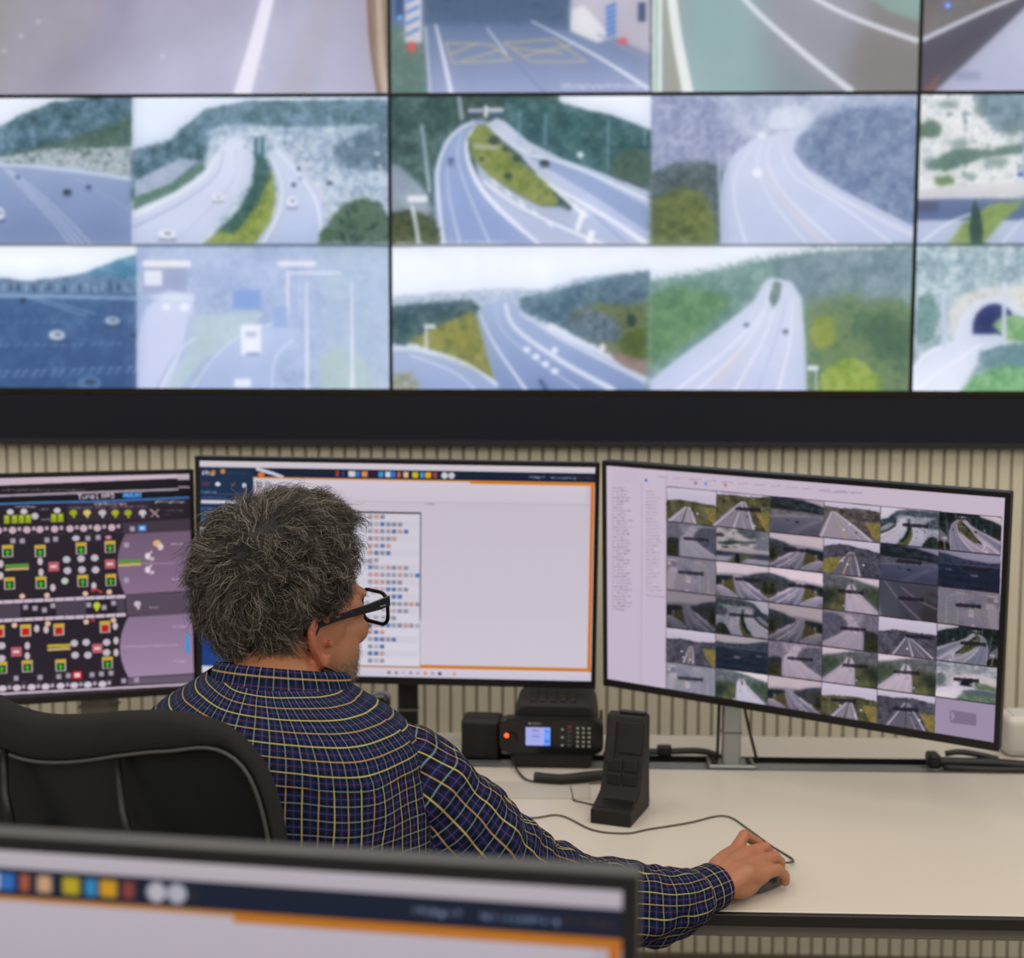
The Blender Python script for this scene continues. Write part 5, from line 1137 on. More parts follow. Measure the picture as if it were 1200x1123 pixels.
# padded rim: thick over the top, slim down the sides
bm = bmesh.new(); n_ = len(ol); rings = []
def rimth(x, z):
    t = max(0.0, min(1.0, (z-.40)/.09)); t = t*t*(3-2*t)
    sag = .006*math.cos((x+.02)*14)
    u_ = max(0.0, min(1.0, (.215-abs(x))/.10)); u_ = u_*u_*(3-2*u_)
    return .009+(.037+sag-.009)*t*u_
pip = []
for i, (x, z) in enumerate(ol):
    a = Vector((ol[(i+1) % n_][0]-ol[i-1][0], ol[(i+1) % n_][1]-ol[i-1][1])).normalized(); nx, nz = -a.y, a.x   # inward
    th = rimth(x, z)
    # blend inward direction to straight down over the top
    cx2, cz2 = x+nx*th*.5, z+nz*th*.5
    pip.append((x+nx*th*1.0, backy(x+nx*th, z)-.008, z+nz*th*1.0))
    ring = []
    for k in range(12):
        b = 2*PI*k/12; cb, sb = math.cos(b), math.sin(b)
        cb = math.copysign(abs(cb)**.7, cb); sb = math.copysign(abs(sb)**.7, sb)
        ring.append(bm.verts.new((cx2-nx*cb*th*.56, backy(x, z)+.006+sb*(.017 if th > .02 else .013), cz2-nz*cb*th*.56)))
    rings.append(ring)
for i in range(n_):
    a, b = rings[i], rings[(i+1) % n_]
    for k in range(12): bm.faces.new((a[k], a[(k+1) % 12], b[(k+1) % 12], b[k]))
link('padded_rim', bm2me(bm, 'rim', True), M_fab, ch, loc=(0, 0, cz))
tube_obj('piping', pip, .0022, M_pipe, ch, 7, True).location = (0, 0, cz)
# front cushion
bm = bmesh.new(); rings = []
for s_, yy in ((.93, .018), (.9, .03), (.8, .038), (.6, .04), (.3, .04), (.1, .04)):
    rings.append([bm.verts.new(((x)*s_, backy(x*s_, (z-cz_)*s_+cz_)+yy, (z-cz_)*s_+cz_)) for x, z in ol])
for a, b in zip(rings[:-1], rings[1:]):
    for i in range(len(ol)): bm.faces.new((a[i], a[(i+1) % len(ol)], b[(i+1) % len(ol)], b[i]))
bm.faces.new(rings[-1]); link('back_cushion', bm2me(bm, 'bc', True), M_fab, ch, loc=(0, 0, cz))
def strut(x0, z0, x1, z1):
    s_ = tube_obj('strut', [(x0, backy(x0, z0-cz)-.006, z0), ((x0+x1)/2, -.05, (z0+z1)/2), (x1, -.062, z1)], [.0038, .0042, .0055], M_blk, ch, 10)
    bm = bmesh.new(); add_box(bm, (x1+.004, -.06, z1-.025), (.028, .03, .055), None, .007, 3, taper=(.7, .8)); link('strut_socket', bm2me(bm, 'ss'), M_blk2, s_)
strut(-.056, cz+.474, -.026, cz+.400)
strut(.068, cz+.472, .104, cz+.388)
box_obj('spine', (0, -.055, cz+.14), (.16, .03, .42), M_blk2, ch, .012)
bm = bmesh.new(); add_box(bm, (0, .27, .455), (.48, .46, .075), None, .03, 4); link('seat', bm2me(bm, 'seat'), M_fab, ch)
box_obj('seat_pan', (0, .2, .405), (.36, .34, .03), M_blk2, ch, .006); box_obj('back_bracket', (0, .02, .43), (.09, .20, .03), M_blk2, ch, .006)
box_obj('back_upright', (0, -.052, .50), (.09, .03, .16), M_blk2, ch, .006)
tube_obj('gas_column', [(0, .24, .10), (0, .24, .40)], .028, M_blkg, ch, 16)
for k in range(5):
    a = 2*PI*k/5+.3; dx, dy = math.cos(a), math.sin(a)
    bl = tube_obj('base_leg', [(dx*.02, .24+dy*.02, .10), (dx*.30, .24+dy*.30, .075)], [.026, .016], M_blk2, ch, 10)
    bm = bmesh.new(); bmesh.ops.create_cone(bm, cap_ends=True, segments=20, radius1=.028, radius2=.028, depth=.035, matrix=Matrix.Rotation(PI/2, 4, 'X') )
    link('castor', bm2me(bm, 'castor'), M_blk, bl, loc=(dx*.30, .24+dy*.30, .0285))
for sx in (-1, 1):
    if sx > 0: continue
    box_obj('arm_post', (sx*.27, .2, .56), (.03, .06, .26), M_blk2, ch, .01); box_obj('arm_pad', (sx*.27, .2, .70), (.07, .24, .03), M_blk2, ch, .012)
    box_obj('arm_bracket', (sx*.23, .2, .43), (.1, .06, .02), M_blk2, ch, .004)

# ------------------------------------------------------------------ the man
man = empty('person', (-.335, 1.62, 0), 0, 'seated man with curly greying hair, black glasses and checked navy shirt, hand on a mouse', 'person')
MO = Vector(man.location)
def W2L(p): return Vector(p)-MO
# head frame
HO = Vector((-.3400, 1.752, 1.137)); HS = 1.0
hx = math.radians(40)
fw = Vector((math.sin(hx), math.cos(hx), 0)); rt = Vector((math.cos(hx), -math.sin(hx), 0)); upv = Vector((0, 0, 1))
ph = math.radians(3)
fw2 = fw*math.cos(ph)+upv*math.sin(ph); up2 = upv*math.cos(ph)-fw*math.sin(ph)
HM = Matrix((rt, fw2, up2)).transposed()
def hd_(p): return HO+HM @ (Vector(p)*HS)
body = bmesh.new()
def hell(c, r, rot=None, **k):
    R3 = HM if rot is None else HM @ rot
    add_ell(body, hd_(c), tuple(x*HS for x in r), R3, **k)
hell((0, -.012, .058), (.072, .087, .083), seg=40, rings=24)
hell((0, .034, .050), (.060, .056, .058), seg=32, rings=18)
hell((0, .042, -.004), (.058, .052, .064), seg=32, rings=18)
hell((0, .036, -.046), (.055, .050, .040), seg=32, rings=18)
hell((0, .076, -.070), (.026, .020, .019))
for s_ in (-1, 1):
    hell((s_*.043, .060, -.008), (.022, .024, .020)); hell((s_*.028, .080, .036), (.024, .011, .010)); hell((s_*.012, .103, -.022), (.009, .010, .007))
    hell((s_*.050, .018, -.050), (.014, .030, .026)); hell((s_*.046, .064, .018), (.013, .015, .016)); hell((s_*.062, .008, .02), (.012, .03, .04))
add_chain(body, [hd_((0, .088, .024)), hd_((0, .104, .0)), hd_((0, .115, -.019))], [.009*HS, .0095*HS, .0125*HS])
hell((0, .090, -.041), (.023, .009, .0055)); hell((0, .088, -.051), (.020, .009, .0065))
# ears
for s_ in (-1, 1):
    def E_(a, b, out=0.0):   # a: forward, b: up, out: away from head
        return hd_((s_*(.0735+out+max(0, -a)*.42), a-.018, b+.003))
    lp = [(.010, -.014), (.013, .002), (.010, .018), (.002, .029), (-.011, .032), (-.022, .025), (-.026, .011), (-.023, -.004), (-.016, -.016), (-.010, -.025), (-.003, -.032), (.004, -.030), (.008, -.022)]
    hp = catmull([E_(a, b, .006) for a, b in lp[2:]], 4)
    add_tube(body, hp, [.0052*HS]*len(hp), 10)
    add_tube(body, catmull([E_(a, b, .003) for a, b in ((-.006, .020), (-.014, .012), (-.015, .0), (-.009, -.012), (.0, -.018))], 4), .0034*HS, 8)
    hell((s_*.0785, -.017, -.025), (.0050, .0075, .0085)); hell((s_*.0725, -.022, .004), (.0045, .016, .024)); hell((s_*.080, -.006, -.006), (.0045, .0040, .0065)); hell((s_*.060, -.012, -.012), (.0125, .035, .035)); hell((s_*.056, .03, -.03), (.014, .03, .035))
# neck, torso core, arms, hands, legs
SHR, ELR, WRR = Vector((-.178, 1.60, .985)), Vector((.0005, 1.734, .798)), Vector((.2080, 1.834, .779))
neck = [hd_((0, -.028, -.02)), Vector((-.348, 1.690, 1.088)), Vector((-.335, 1.635, 1.04)), Vector((-.33, 1.60, .98))]
add_chain(body, neck, [.056, .056, .062, .08], 20)
add_ell(body, hd_((0, .012, -.062)), (.045, .045, .03), HM)
for zz, ra_, rb_ in ((.96, .140, .085), (.85, .135, .085), (.72, .13, .085), (.60, .14, .095), (.52, .15, .10)):
    add_ell(body, (-.328, 1.585-.03*(.96-zz), zz), (ra_, rb_, .12), Matrix.Rotation(-.25, 3, 'Z'), seg=24, rings=12)
SHL, ELL, WRL = Vector((-.475, 1.62, .990)), Vector((-.53, 1.78, .80)), Vector((-.42, 1.98, .783))
add_chain(body, [SHR, SHR.lerp(ELR, .5), ELR, Vector((.07, 1.757, .786)), Vector((.13, 1.783, .781)), WRR], [.050, .044, .036, .036, .030, .0235])
add_chain(body, [SHL, SHL.lerp(ELL, .5), ELL, ELL.lerp(WRL, .35), WRL], [.050, .044, .036, .036, .0235])
HIPL, HIPR = Vector((-.42, 1.60, .52)), Vector((-.25, 1.58, .52))
KNL, KNR = Vector((-.46, 2.02, .51)), Vector((-.17, 2.0, .51)); ANL, ANR = Vector((-.45, 2.02, .09)), Vector((-.16, 2.0, .09))
for h_, k_, a_ in ((HIPL, KNL, ANL), (HIPR, KNR, ANR)):
    add_chain(body, [h_, h_.lerp(k_, .5), k_, k_.lerp(a_, .4), a_], [.080, .066, .052, .050, .036])
    add_chain(body, [a_+Vector((0, .0, -.035)), a_+Vector((0, .12, -.05))], [.034, .028])
def hand(bm, W_, e_u, e_v, spec, palm_tilt=0.0):
    e_w = Vector((0, 0, 1))
    def Q(u, v, w_): return W_+e_u*u+e_v*v+e_w*w_
    kn = {}
    for nm, (v, u, w_, r) in {'index': (.028, .086, .015, .0105), 'middle': (.008, .089, .017, .0107), 'ring': (-.013, .083, .013, .0102), 'little': (-.031, .074, .005, .0092)}.items():
        kn[nm] = Q(u, v, w_)
        add_chain(bm, [Q(.0, v*.40, .0), Q(.035, v*.72, .010), Q(.06, v*.92, w_-.002), kn[nm]], [.017, .0155, .013, r+.001], 14)
    # flesh of palm
    for u, v, w_, r in ((.04, -.004, -.004, (.045, .030, .016)), (.066, .0, .004, (.032, .037, .0135)), (.03, .022, -.008, (.034, .016, .015)), (.035, -.022, -.006, (.036, .014, .015))):
        add_ell(bm, Q(u, v, w_), r, Matrix((e_u, e_v, e_w)).transposed(), seg=18, rings=10)
    for nm, seq in spec.items():
        pts = [kn.get(nm, Q(.028, .022, -.004))]; rr_ = [.0105 if nm != 'thumb' else .0145]
        for (u, v, w_, r) in seq: pts.append(Q(u, v, w_)); rr_.append(r)
        add_chain(bm, pts, rr_, 14)
    return Q
eu = Vector((.64, .768, 0)).normalized(); ev = Vector((-eu.y, eu.x, 0))
QR = hand(body, WRR+Vector((0, 0, .001)), eu, ev, {
 'index': [(.118, .034, .0285, .0090), (.142, .026, .013, .0080), (.149, .018, -.010, .0072)],
 'middle': [(.122, .003, .017, .0094), (.138, -.001, .000, .0084), (.135, -.003, -.016, .0074)],
 'ring': [(.112, -.019, .012, .0092), (.128, -.019, .000, .0082), (.126, -.019, -.016, .0074)],
 'little': [(.094, -.036, .004, .0084), (.108, -.038, -.008, .0076), (.113, -.036, -.0185, .0070)],
 'thumb': [(.055, .046, -.008, .0125), (.082, .050, -.014, .0105), (.103, .044, -.018, .0085)]})
eu2 = Vector((.15, .99, 0)).normalized(); ev2 = Vector((eu2.y, -eu2.x, 0))
hand(body, WRL, eu2, ev2, {
 'index': [(.122, .030, .016, .0090), (.144, .030, .004, .0080), (.158, .029, -.010, .0072)],
 'middle': [(.128, .008, .018, .0092), (.153, .008, .004, .0082), (.168, .008, -.012, .0074)],
 'ring': [(.120, -.015, .014, .0090), (.142, -.016, .002, .0080), (.155, -.016, -.012, .0072)],
 'little': [(.102, -.034, .004, .0080), (.118, -.036, -.006, .0072), (.128, -.037, -.016, .0066)],
 'thumb': [(.055, .048, -.008, .0125), (.080, .060, -.014, .0105), (.100, .062, -.018, .0085)]})
bme = voxel_mesh(body, .0027, 3, 'body')
nv = len(bme.vertices); co = np.empty(nv*3, np.float32); bme.vertices.foreach_get('co', co); co = co.reshape(-1, 3)
# skin colour attribute: flush on ears and knuckles, stubble on the jaw
HMi = np.array(HM.transposed()); loc_ = (co-np.array(HO))@HMi.T/HS
flush = np.zeros(nv, np.float32); stub = np.zeros(nv, np.float32)
isH = np.linalg.norm(loc_, axis=1) < .2
ear = isH & (np.abs(loc_[:, 0]) > .0790) & (loc_[:, 1] < .0) & (loc_[:, 1] > -.04) & (np.abs(loc_[:, 2]) < .05); flush = np.where(isH & (loc_[:, 1] < .004) & (loc_[:, 1] > -.05) & (np.abs(loc_[:, 2]) < .045), np.clip((np.abs(loc_[:, 0])-.0725)/.007, 0, 1), 0).astype(np.float32)
flush[isH & (loc_[:, 1] > .1)] = .6
jaw = isH & (loc_[:, 1] > .005); t = np.clip((-.012-loc_[:, 2]+.25*(loc_[:, 1]-.06))/.03, 0, 1); stub[jaw] = t[jaw]; stub[isH & (loc_[:, 2] < -.088)] = 0
side = isH & (loc_[:, 1] < .02) & (np.abs(loc_[:, 0]) > .0745); stub[side] = 0
knk = [QR(.086, .028, .03), QR(.089, .008, .033), QR(.083, -.013, .03), QR(.116, .031, .04), QR(.122, .006, .03), QR(.112, -.018, .026)]
for k_ in knk:
    d = np.linalg.norm(co-np.array(k_), axis=1); flush = np.maximum(flush, np.clip(1-d/.018, 0, 1)*.8)
at_ = bme.attributes.new('flush', 'FLOAT', 'POINT'); at_.data.foreach_set('value', flush)
at_ = bme.attributes.new('stubble', 'FLOAT', 'POINT'); at_.data.foreach_set('value', stub)
co2 = co-np.array(MO); bme.vertices.foreach_set('co', co2.astype(np.float32).ravel()); bme.update()
M_skin = mat('skin', (164, 108, 76), .5, bump=.35, bscale=260, var=.10, vscale=30)
nt = M_skin.node_tree; b = nt.nodes['Principled BSDF']; b.inputs['Subsurface Weight'].default_value = .12; b.inputs['Subsurface Radius'].default_value = (.012, .004, .002); b.inputs['Subsurface Scale'].default_value = .5
src = b.inputs['Base Color'].links[0].from_socket
def mixc(nt, fac, a, col):
    mx = nt.nodes.new('ShaderNodeMix'); mx.data_type = 'RGBA'
    nt.links.new(fac, mx.inputs[0]); nt.links.new(a, mx.inputs[6]); mx.inputs[7].default_value = (*lin(col), 1); return mx.outputs[2]
def attr(nt, nm):
    a = nt.nodes.new('ShaderNodeAttribute'); a.attribute_name = nm; return a.outputs['Fac']
def mth(nt, op, a, b_=None):
    m_ = nt.nodes.new('ShaderNodeMath'); m_.operation = op
    for i, v in enumerate((a, b_)):
        if v is None: continue
        if isinstance(v, (int, float)): m_.inputs[i].default_value = v
        else: nt.links.new(v, m_.inputs[i])
    return m_.outputs[0]
f1 = mth(nt, 'MULTIPLY', attr(nt, 'flush'), .45); s1 = mixc(nt, f1, src, (176, 84, 66))
nz = nt.nodes.new('ShaderNodeTexNoise'); nz.inputs['Scale'].default_value = 420; nz.inputs['Detail'].default_value = 2
f2 = mth(nt, 'MULTIPLY', attr(nt, 'stubble'), mth(nt, 'MULTIPLY', nz.outputs[0], .95)); s2 = mixc(nt, f2, s1, (96, 84, 74)); nt.links.new(s2, b.inputs['Base Color'])
link('body', bme, M_skin, man)
# eyes
M_eye = mat('eye white', (214, 206, 198), .2); M_iris = mat('iris', (60, 44, 30), .15)
for s_ in (-1, 1):
    bm = bmesh.new(); add_ell(bm, hd_((s_*.030, .0745, .016)), (.0115, .0115, .0115)); e_ = link('eye', bm2me(bm, 'eye', True), M_eye, man); e_.location = -MO
    bm = bmesh.new(); add_ell(bm, hd_((s_*.030, .0852, .016)), (.0045, .0022, .0045), HM); i_ = link('iris', bm2me(bm, 'iris', True), M_iris, e_)

# shirt --------------------------------------------------------------
def plaid():
    m = bpy.data.materials.new('navy check cotton'); m.use_nodes = True; nt = m.node_tree; L = nt.links; b = nt.nodes['Principled BSDF']
    uv = nt.nodes.new('ShaderNodeUVMap'); uv.uv_map = 'UVMap'; sp_ = nt.nodes.new('ShaderNodeSeparateXYZ'); L.new(uv.outputs[0], sp_.inputs[0])
    U, V = sp_.outputs[0], sp_.outputs[1]
    def stripe(c, per, off, wd, soft=.25):
        d = mth(nt, 'PINGPONG', mth(nt, 'ADD', c, off+100*per), per/2)     # 0 at line, per/2 between
        mr = nt.nodes.new('ShaderNodeMapRange'); L.new(d, mr.inputs[0]); mr.inputs[1].default_value = wd*(1-soft)/2; mr.inputs[2].default_value = wd*(1+soft)/2; mr.inputs[3].default_value = 1; mr.inputs[4].default_value = 0
        return mr.outputs[0]
    P_ = .0158
    base = nt.nodes.new('ShaderNodeRGB'); base.outputs[0].default_value = (*lin((9, 9, 18)), 1)
    c = base.outputs[0]
    c = mixc(nt, mth(nt, 'MULTIPLY', stripe(U, P_, P_*.5, P_*.42, .3), .55), c, (20, 26, 64))
    c = mixc(nt, mth(nt, 'MULTIPLY', stripe(V, P_, P_*.5, P_*.42, .3), .55), c, (19, 28, 70))
    c = mixc(nt, mth(nt, 'MULTIPLY', stripe(U, P_, P_*.5, P_*.06, .8), .35), c, (120, 56, 80))
    c = mixc(nt, mth(nt, 'MULTIPLY', stripe(V, P_, P_*.5, P_*.06, .8), .35), c, (70, 96, 150))
    c = mixc(nt, mth(nt, 'MULTIPLY', stripe(V, P_, 0, P_*.075, .7), .50), c, (126, 160, 176))
    c = mixc(nt, mth(nt, 'MULTIPLY', stripe(U, P_*2, 0, P_*.082, .7), .66), c, (206, 186, 110))
    c = mixc(nt, mth(nt, 'MULTIPLY', stripe(U, P_*2, P_, P_*.078, .7), .55), c, (206, 160, 104))
    L.new(c, b.inputs['Base Color']); b.inputs['Roughness'].default_value = .85; b.inputs['Sheen Weight'].default_value = .0; b.inputs['Specular IOR Level'].default_value = .15
    nz = nt.nodes.new('ShaderNodeTexNoise'); nz.inputs['Scale'].default_value = 45; nz.inputs['Detail'].default_value = 3
    tc = nt.nodes.new('ShaderNodeTexCoord'); L.new(tc.outputs['Object'], nz.inputs['Vector'])
    n2 = nt.nodes.new('ShaderNodeTexNoise'); n2.inputs['Scale'].default_value = 1500; L.new(tc.outputs['Object'], n2.inputs['Vector'])
    hh = mth(nt, 'ADD', nz.outputs[0], mth(nt, 'MULTIPLY', n2.outputs[0], .12))
    bp = nt.nodes.new('ShaderNodeBump'); bp.inputs['Strength'].default_value = .5; bp.inputs['Distance'].default_value = .004; L.new(hh, bp.inputs['Height']); L.new(bp.outputs[0], b.inputs['Normal'])
    return m
M_sh = plaid()
def grid_obj(name, rows, uvs, m, parent, closed=True, thick=0.0):
    """rows: list of rings of world points; uvs same layout (one extra column when closed)"""
    nr, nc = len(rows), len(rows[0]); V = [tuple(Vector(p)-MO) for r in rows for p in r]; Fc, UVs = [], []
    for i in range(nr-1):
        for j in range(nc if closed else nc-1):
            j2 = (j+1) % nc
            Fc.append((i*nc+j, i*nc+j2, (i+1)*nc+j2, (i+1)*nc+j)); UVs += [uvs[i][j], uvs[i][j+1], uvs[i+1][j+1], uvs[i+1][j]]
    me = bpy.data.meshes.new(name); me.from_pydata(V, [], Fc); l = me.uv_layers.new(name='UVMap'); l.data.foreach_set('uv', np.array(UVs, np.float32).ravel())
    me.polygons.foreach_set('use_smooth', [True]*len(Fc)); me.update()
    o = link(name, me, m, parent)
    if thick:
        md = o.modifiers.new('thick', 'SOLIDIFY'); md.thickness = thick; md.offset = -1
    return o
def nz3(x, y, z): return mnoise.noise(Vector((x, y, z)))
shirt = empty('shirt', (0, 0, 0)); shirt.parent = man
def ringpts(c, a, b, yaw, n=96, pw=2.3, top=None, wr=0.0, dz=0.0, seed=0):
    out = []
    for k in range(n):
        t = 2*PI*k/n; ct, st = math.cos(t), math.sin(t)
        x = a*math.copysign(abs(ct)**(2/pw), ct); y = b*math.copysign(abs(st)**(2/pw), st)
        f_ = 1+wr*nz3(ct*2.2+seed, st*2.2, c[2]*9)+wr*.7*nz3(ct*5+seed, st*5+c[2]*14, c[2]*6)
        x *= f_; y *= f_
        zz = c[2]+dz*ct
        out.append(Vector((c[0]+x*math.cos(yaw)-y*math.sin(yaw), c[1]+x*math.sin(yaw)+y*math.cos(yaw), zz)))
    return out
prof = [  # z, cx, cy, a, b
 (.47, -.335, 1.565, .178, .128), (.55, -.335, 1.565, .176, .126), (.65, -.333, 1.568, .172, .122), (.75, -.331, 1.572, .172, .120), (.84, -.330, 1.576, .177, .120), (.92, -.328, 1.582, .183, .120),
 (.975, -.328, 1.588, .184, .117), (1.015, -.328, 1.594, .178, .112), (1.045, -.3285, 1.600, .166, .105), (1.066, -.330, 1.606, .147, .096), (1.082, -.332, 1.612, .122, .086), (1.096, -.335, 1.620, .095, .076), (1.108, -.338, 1.630, .074, .066)]
def pint(z):
    for i in range(len(prof)-1):
        if prof[i][0] <= z <= prof[i+1][0]:
            t = (z-prof[i][0])/(prof[i+1][0]-prof[i][0]); return [prof[i][k]+(prof[i+1][k]-prof[i][k])*t for k in range(5)]
    return list(prof[-1])
TY = -.22
def torso(name, z0, z1, nrow, swap, seed, grow=0.0):
    rows, uvs = [], []; s_ = 0; prev = None
    for i in range(nrow+1):
        z = z0+(z1-z0)*i/nrow; _, cx2, cy2, a, b = pint(z)
        wr = .048 if z < 1.03 else .022
        r = ringpts((cx2, cy2, z), a+grow, b+grow, TY, 96, 2.35, wr=wr, dz=-.006*max(0, min(1, (z-1.0)/.08)), seed=seed*0)
        if prev is not None: s_ += (r[72]-prev[72]).length
        prev = r; rows.append(r)
        row = []
        for k in range(97):
            uu = 2*PI*k/96*.155+.006*nz3(k*.1, z*8, 3); vv = s_+.007*nz3(k*.09, z*7, 9)
            if swap: vv += .014*math.cos(2*PI*k/96)+.012*math.sin(2*PI*k/96)**2  ; row.append((vv, uu))
            else: row.append((uu, vv))
        uvs.append(row)
    return grid_obj(name, rows, uvs, M_sh, shirt)
torso('shirt_body', .47, 1.026, 70, False, 0)
torso('yoke', 1.020, 1.108, 16, True, 0, .0015)
def sleeve(name, path, rad, wr, seed, uoff=0.0):
    pts = catmull(path, 14); n = len(pts); rr_ = np.interp(np.linspace(0, 1, n), np.linspace(0, 1, len(rad)), rad)
    pts, fr = frames(pts); rows, uvs = [], []; s_ = 0
    nseg = 56
    for i in range(n):
        if i: s_ += (pts[i]-pts[i-1]).length
        t, N, B = fr[i]; row = []; uvr = []
        for k in range(nseg):
            a = 2*PI*k/nseg
            w_ = wr*(nz3(math.cos(a)*1.3+seed, math.sin(a)*1.3, s_*34)*.9+nz3(math.cos(a)*2.4+seed*2, math.sin(a)*2.4+s_*26, s_*20)*.7)
            w_ += wr*.5*math.sin(s_*150+a*1.5+seed+2.5*nz3(s_*12, a, seed))*max(0, nz3(s_*9+seed, 0, 0)+.35)
            row.append(pts[i]+(N*math.cos(a)+B*math.sin(a))*(rr_[i]+w_))
        for k in range(nseg+1): uvr.append((2*PI*k/nseg*.0505+uoff+.006*nz3(s_*10, k*.1, seed), s_+.005*nz3(s_*8, k*.15, seed+4)))
        rows.append(row); uvs.append(uvr)
    return grid_obj(name, rows, uvs, M_sh, shirt)
sl_p = [(-.225, 1.605, 1.012), (-.175, 1.606, .985), (-.120, 1.630, .915), (-.055, 1.685, .843), (.004, 1.730, .802), (.062, 1.748, .789), (.116, 1.764, .779), (.150, 1.786, .776), (.176, 1.806, .778)]
sleeve('sleeve', sl_p, [.050, .066, .072, .068, .061, .056, .051, .044, .036], .0070, 1.7)
def cuff(c0, c1, r0, r1):
    d = (Vector(c1)-Vector(c0)); rows, uvs = [], []; N = Vector((0, 0, 1)); N = (N-d.normalized()*N.dot(d.normalized())).normalized(); B = d.normalized().cross(N)
    for i in range(7):
        t = i/6; r = r0+(r1-r0)*t; c = Vector(c0)+d*t
        if i == 6: c = Vector(c1)-d*.02; r = r1-.004
        rows.append([c+(N*math.cos(2*PI*k/40)*.92+B*math.sin(2*PI*k/40))*(r+.0012*nz3(k*.3, t*3, 1)) for k in range(40)]); uvs.append([(t*d.length+.004, 2*PI*k/40*.031) for k in range(41)])
    return grid_obj('cuff', rows, uvs, M_sh, shirt)
cuff((.170, 1.799, .7785), (.2110, 1.834, .7815), .0345, .0325)
sleeve('sleeve', [(-.45, 1.615, 1.000), (-.485, 1.625, .985), (-.51, 1.68, .93), (-.53, 1.76, .83), (-.52, 1.81, .795), (-.47, 1.89, .790), (-.43, 1.955, .788)], [.052, .062, .060, .054, .050, .046, .033], .005, 8.1)
cuff((-.437, 1.948, .788), (-.418, 1.988, .787), .0340, .0330)
# collar: stand and folded leaf
def collar(name, zs, rs_, swap):
    rows, uvs = [], []
    for i, (dz, r) in enumerate(zip(zs, rs_)):
        row = []; uvr = []
        for k in range(65):
            a = math.radians(-62)+TY*0+(k/64)*math.radians(304)+PI*.5+math.radians(28)  # gap toward the chest
            ca, sa = math.cos(a), math.sin(a)
            back = -sa
            z = 1.088+dz+.014*back-.006*ca
            row.append(Vector((-.330+ca*r*1.10, 1.640+sa*r*1.0+.012*back*0, z))); uvr.append((i*.0105+.002, k/64*.42))
        rows.append(row); uvs.append(uvr)
    return grid_obj(name, rows, uvs, M_sh, shirt, closed=False, thick=.0012)
collar('collar', [-.006, .010, .022, .026, .022, .008, -.008, -.012], [.070, .068, .067, .069, .072, .077, .083, .085], True)
# trousers and shoes
tr_ = empty('trousers'); tr_.parent = man
for h_, k_, a_ in ((HIPL, KNL, ANL), (HIPR, KNR, ANR)):
    bm = bmesh.new(); add_chain(bm, [W2L(h_), W2L(h_.lerp(k_, .5)), W2L(k_), W2L(k_.lerp(a_, .4)), W2L(a_+Vector((0, 0, -.01)))], [.098, .080, .064, .060, .052], 24)
    link('trouser_leg', bm2me(bm, 'tl', True), M_trou, tr_)
    bm = bmesh.new(); add_chain(bm, [W2L(a_+Vector((0, -.02, -.048))), W2L(a_+Vector((0, .07, -.052))), W2L(a_+Vector((0, .15, -.056)))], [.042, .038, .034], 18)
    s_ = link('shoe', bm2me(bm, 'shoe', True), M_shoe, man)
bm = bmesh.new(); add_ell(bm, W2L((-.335, 1.57, .53)), (.165, .125, .07)); link('trouser_seat', bm2me(bm, 'ts', True), M_trou, tr_)

# hair ---------------------------------------------------------------
def hmask(p):
    """1 where hair grows, from a point in head space"""
    x, y, z = p; ax_ = abs(x)
    # forehead hairline
    lim = float(np.interp(z, [.0, .022, .034, .05, .075, .10, .13], [-.048, -.044, .004, .028, .037, .056, .074]))
    m_ = 1/(1+math.exp((y-lim)*260))
    zl = -.082 if y < -.065 else -.082+(y+.065)*1.3
    m_ *= 1/(1+math.exp(-(z-zl)*260))
    return m_
bm = bmesh.new(); bmesh.ops.create_uvsphere(bm, u_segments=96, v_segments=64, radius=1.0)
HC = Vector((0, -.014, .050))
def hairR(d):
    ex_, ey_, ez_ = .0770, (.1010 if d.y > 0 else .0850), .0925
    r = 1/math.sqrt((d.x/ex_)**2+(d.y/ey_)**2+(d.z/ez_)**2)
    th = .010-.004*max(0, -d.z-.1)+.016*max(0, d.z)+.014*max(0, d.y)*max(0, d.z+.3)+.003*max(0, -d.y)
    nzv = .010*nz3(d.x*3.1+4, d.y*3.1, d.z*3.1)+.0055*nz3(d.x*8, d.y*8+3, d.z*8)+.003*nz3(d.x*19, d.y*19, d.z*19+7)
    return r, th+nzv
for v in bm.verts:
    d = v.co.normalized(); r, th = hairR(d); p0 = HC+d*r; k_ = hmask(p0)
    # behind and below the ears the skull narrows into the neck
    q = HC+d*(r*(1-.14*(1-k_))+th*k_-.006*(1-k_))
    if q.z < -.01: q.x *= 1-.9*min(.12, (-.01-q.z)); q.y = q.y+max(0, -.01-q.z)*.35
    v.co = W2L(hd_(q))
M_hair = mat('dark hair mass', (30, 26, 24), .7, bump=1.0, bscale=420, var=.45, vscale=55)
hair = link('hair', bm2me(bm, 'hair', True), M_hair, man)
def strands(name, polys, r0, m, parent, kind='stuff'):
    hc = bpy.data.hair_curves.new(name); n = len(polys); k = len(polys[0]); hc.add_curves([k]*n)
    P = np.array(polys, np.float32).reshape(-1, 3); hc.attributes['position'].data.foreach_set('vector', P.ravel())
    ra_ = hc.attributes.get('radius') or hc.attributes.new('radius', 'FLOAT', 'POINT')
    rad = np.tile(np.linspace(1, .35, k), n)*r0; ra_.data.foreach_set('value', rad.astype(np.float32))
    o = bpy.data.objects.new(name, hc); hc.materials.append(m); o.parent = parent; COL.objects.link(o); o['kind'] = kind
    return o
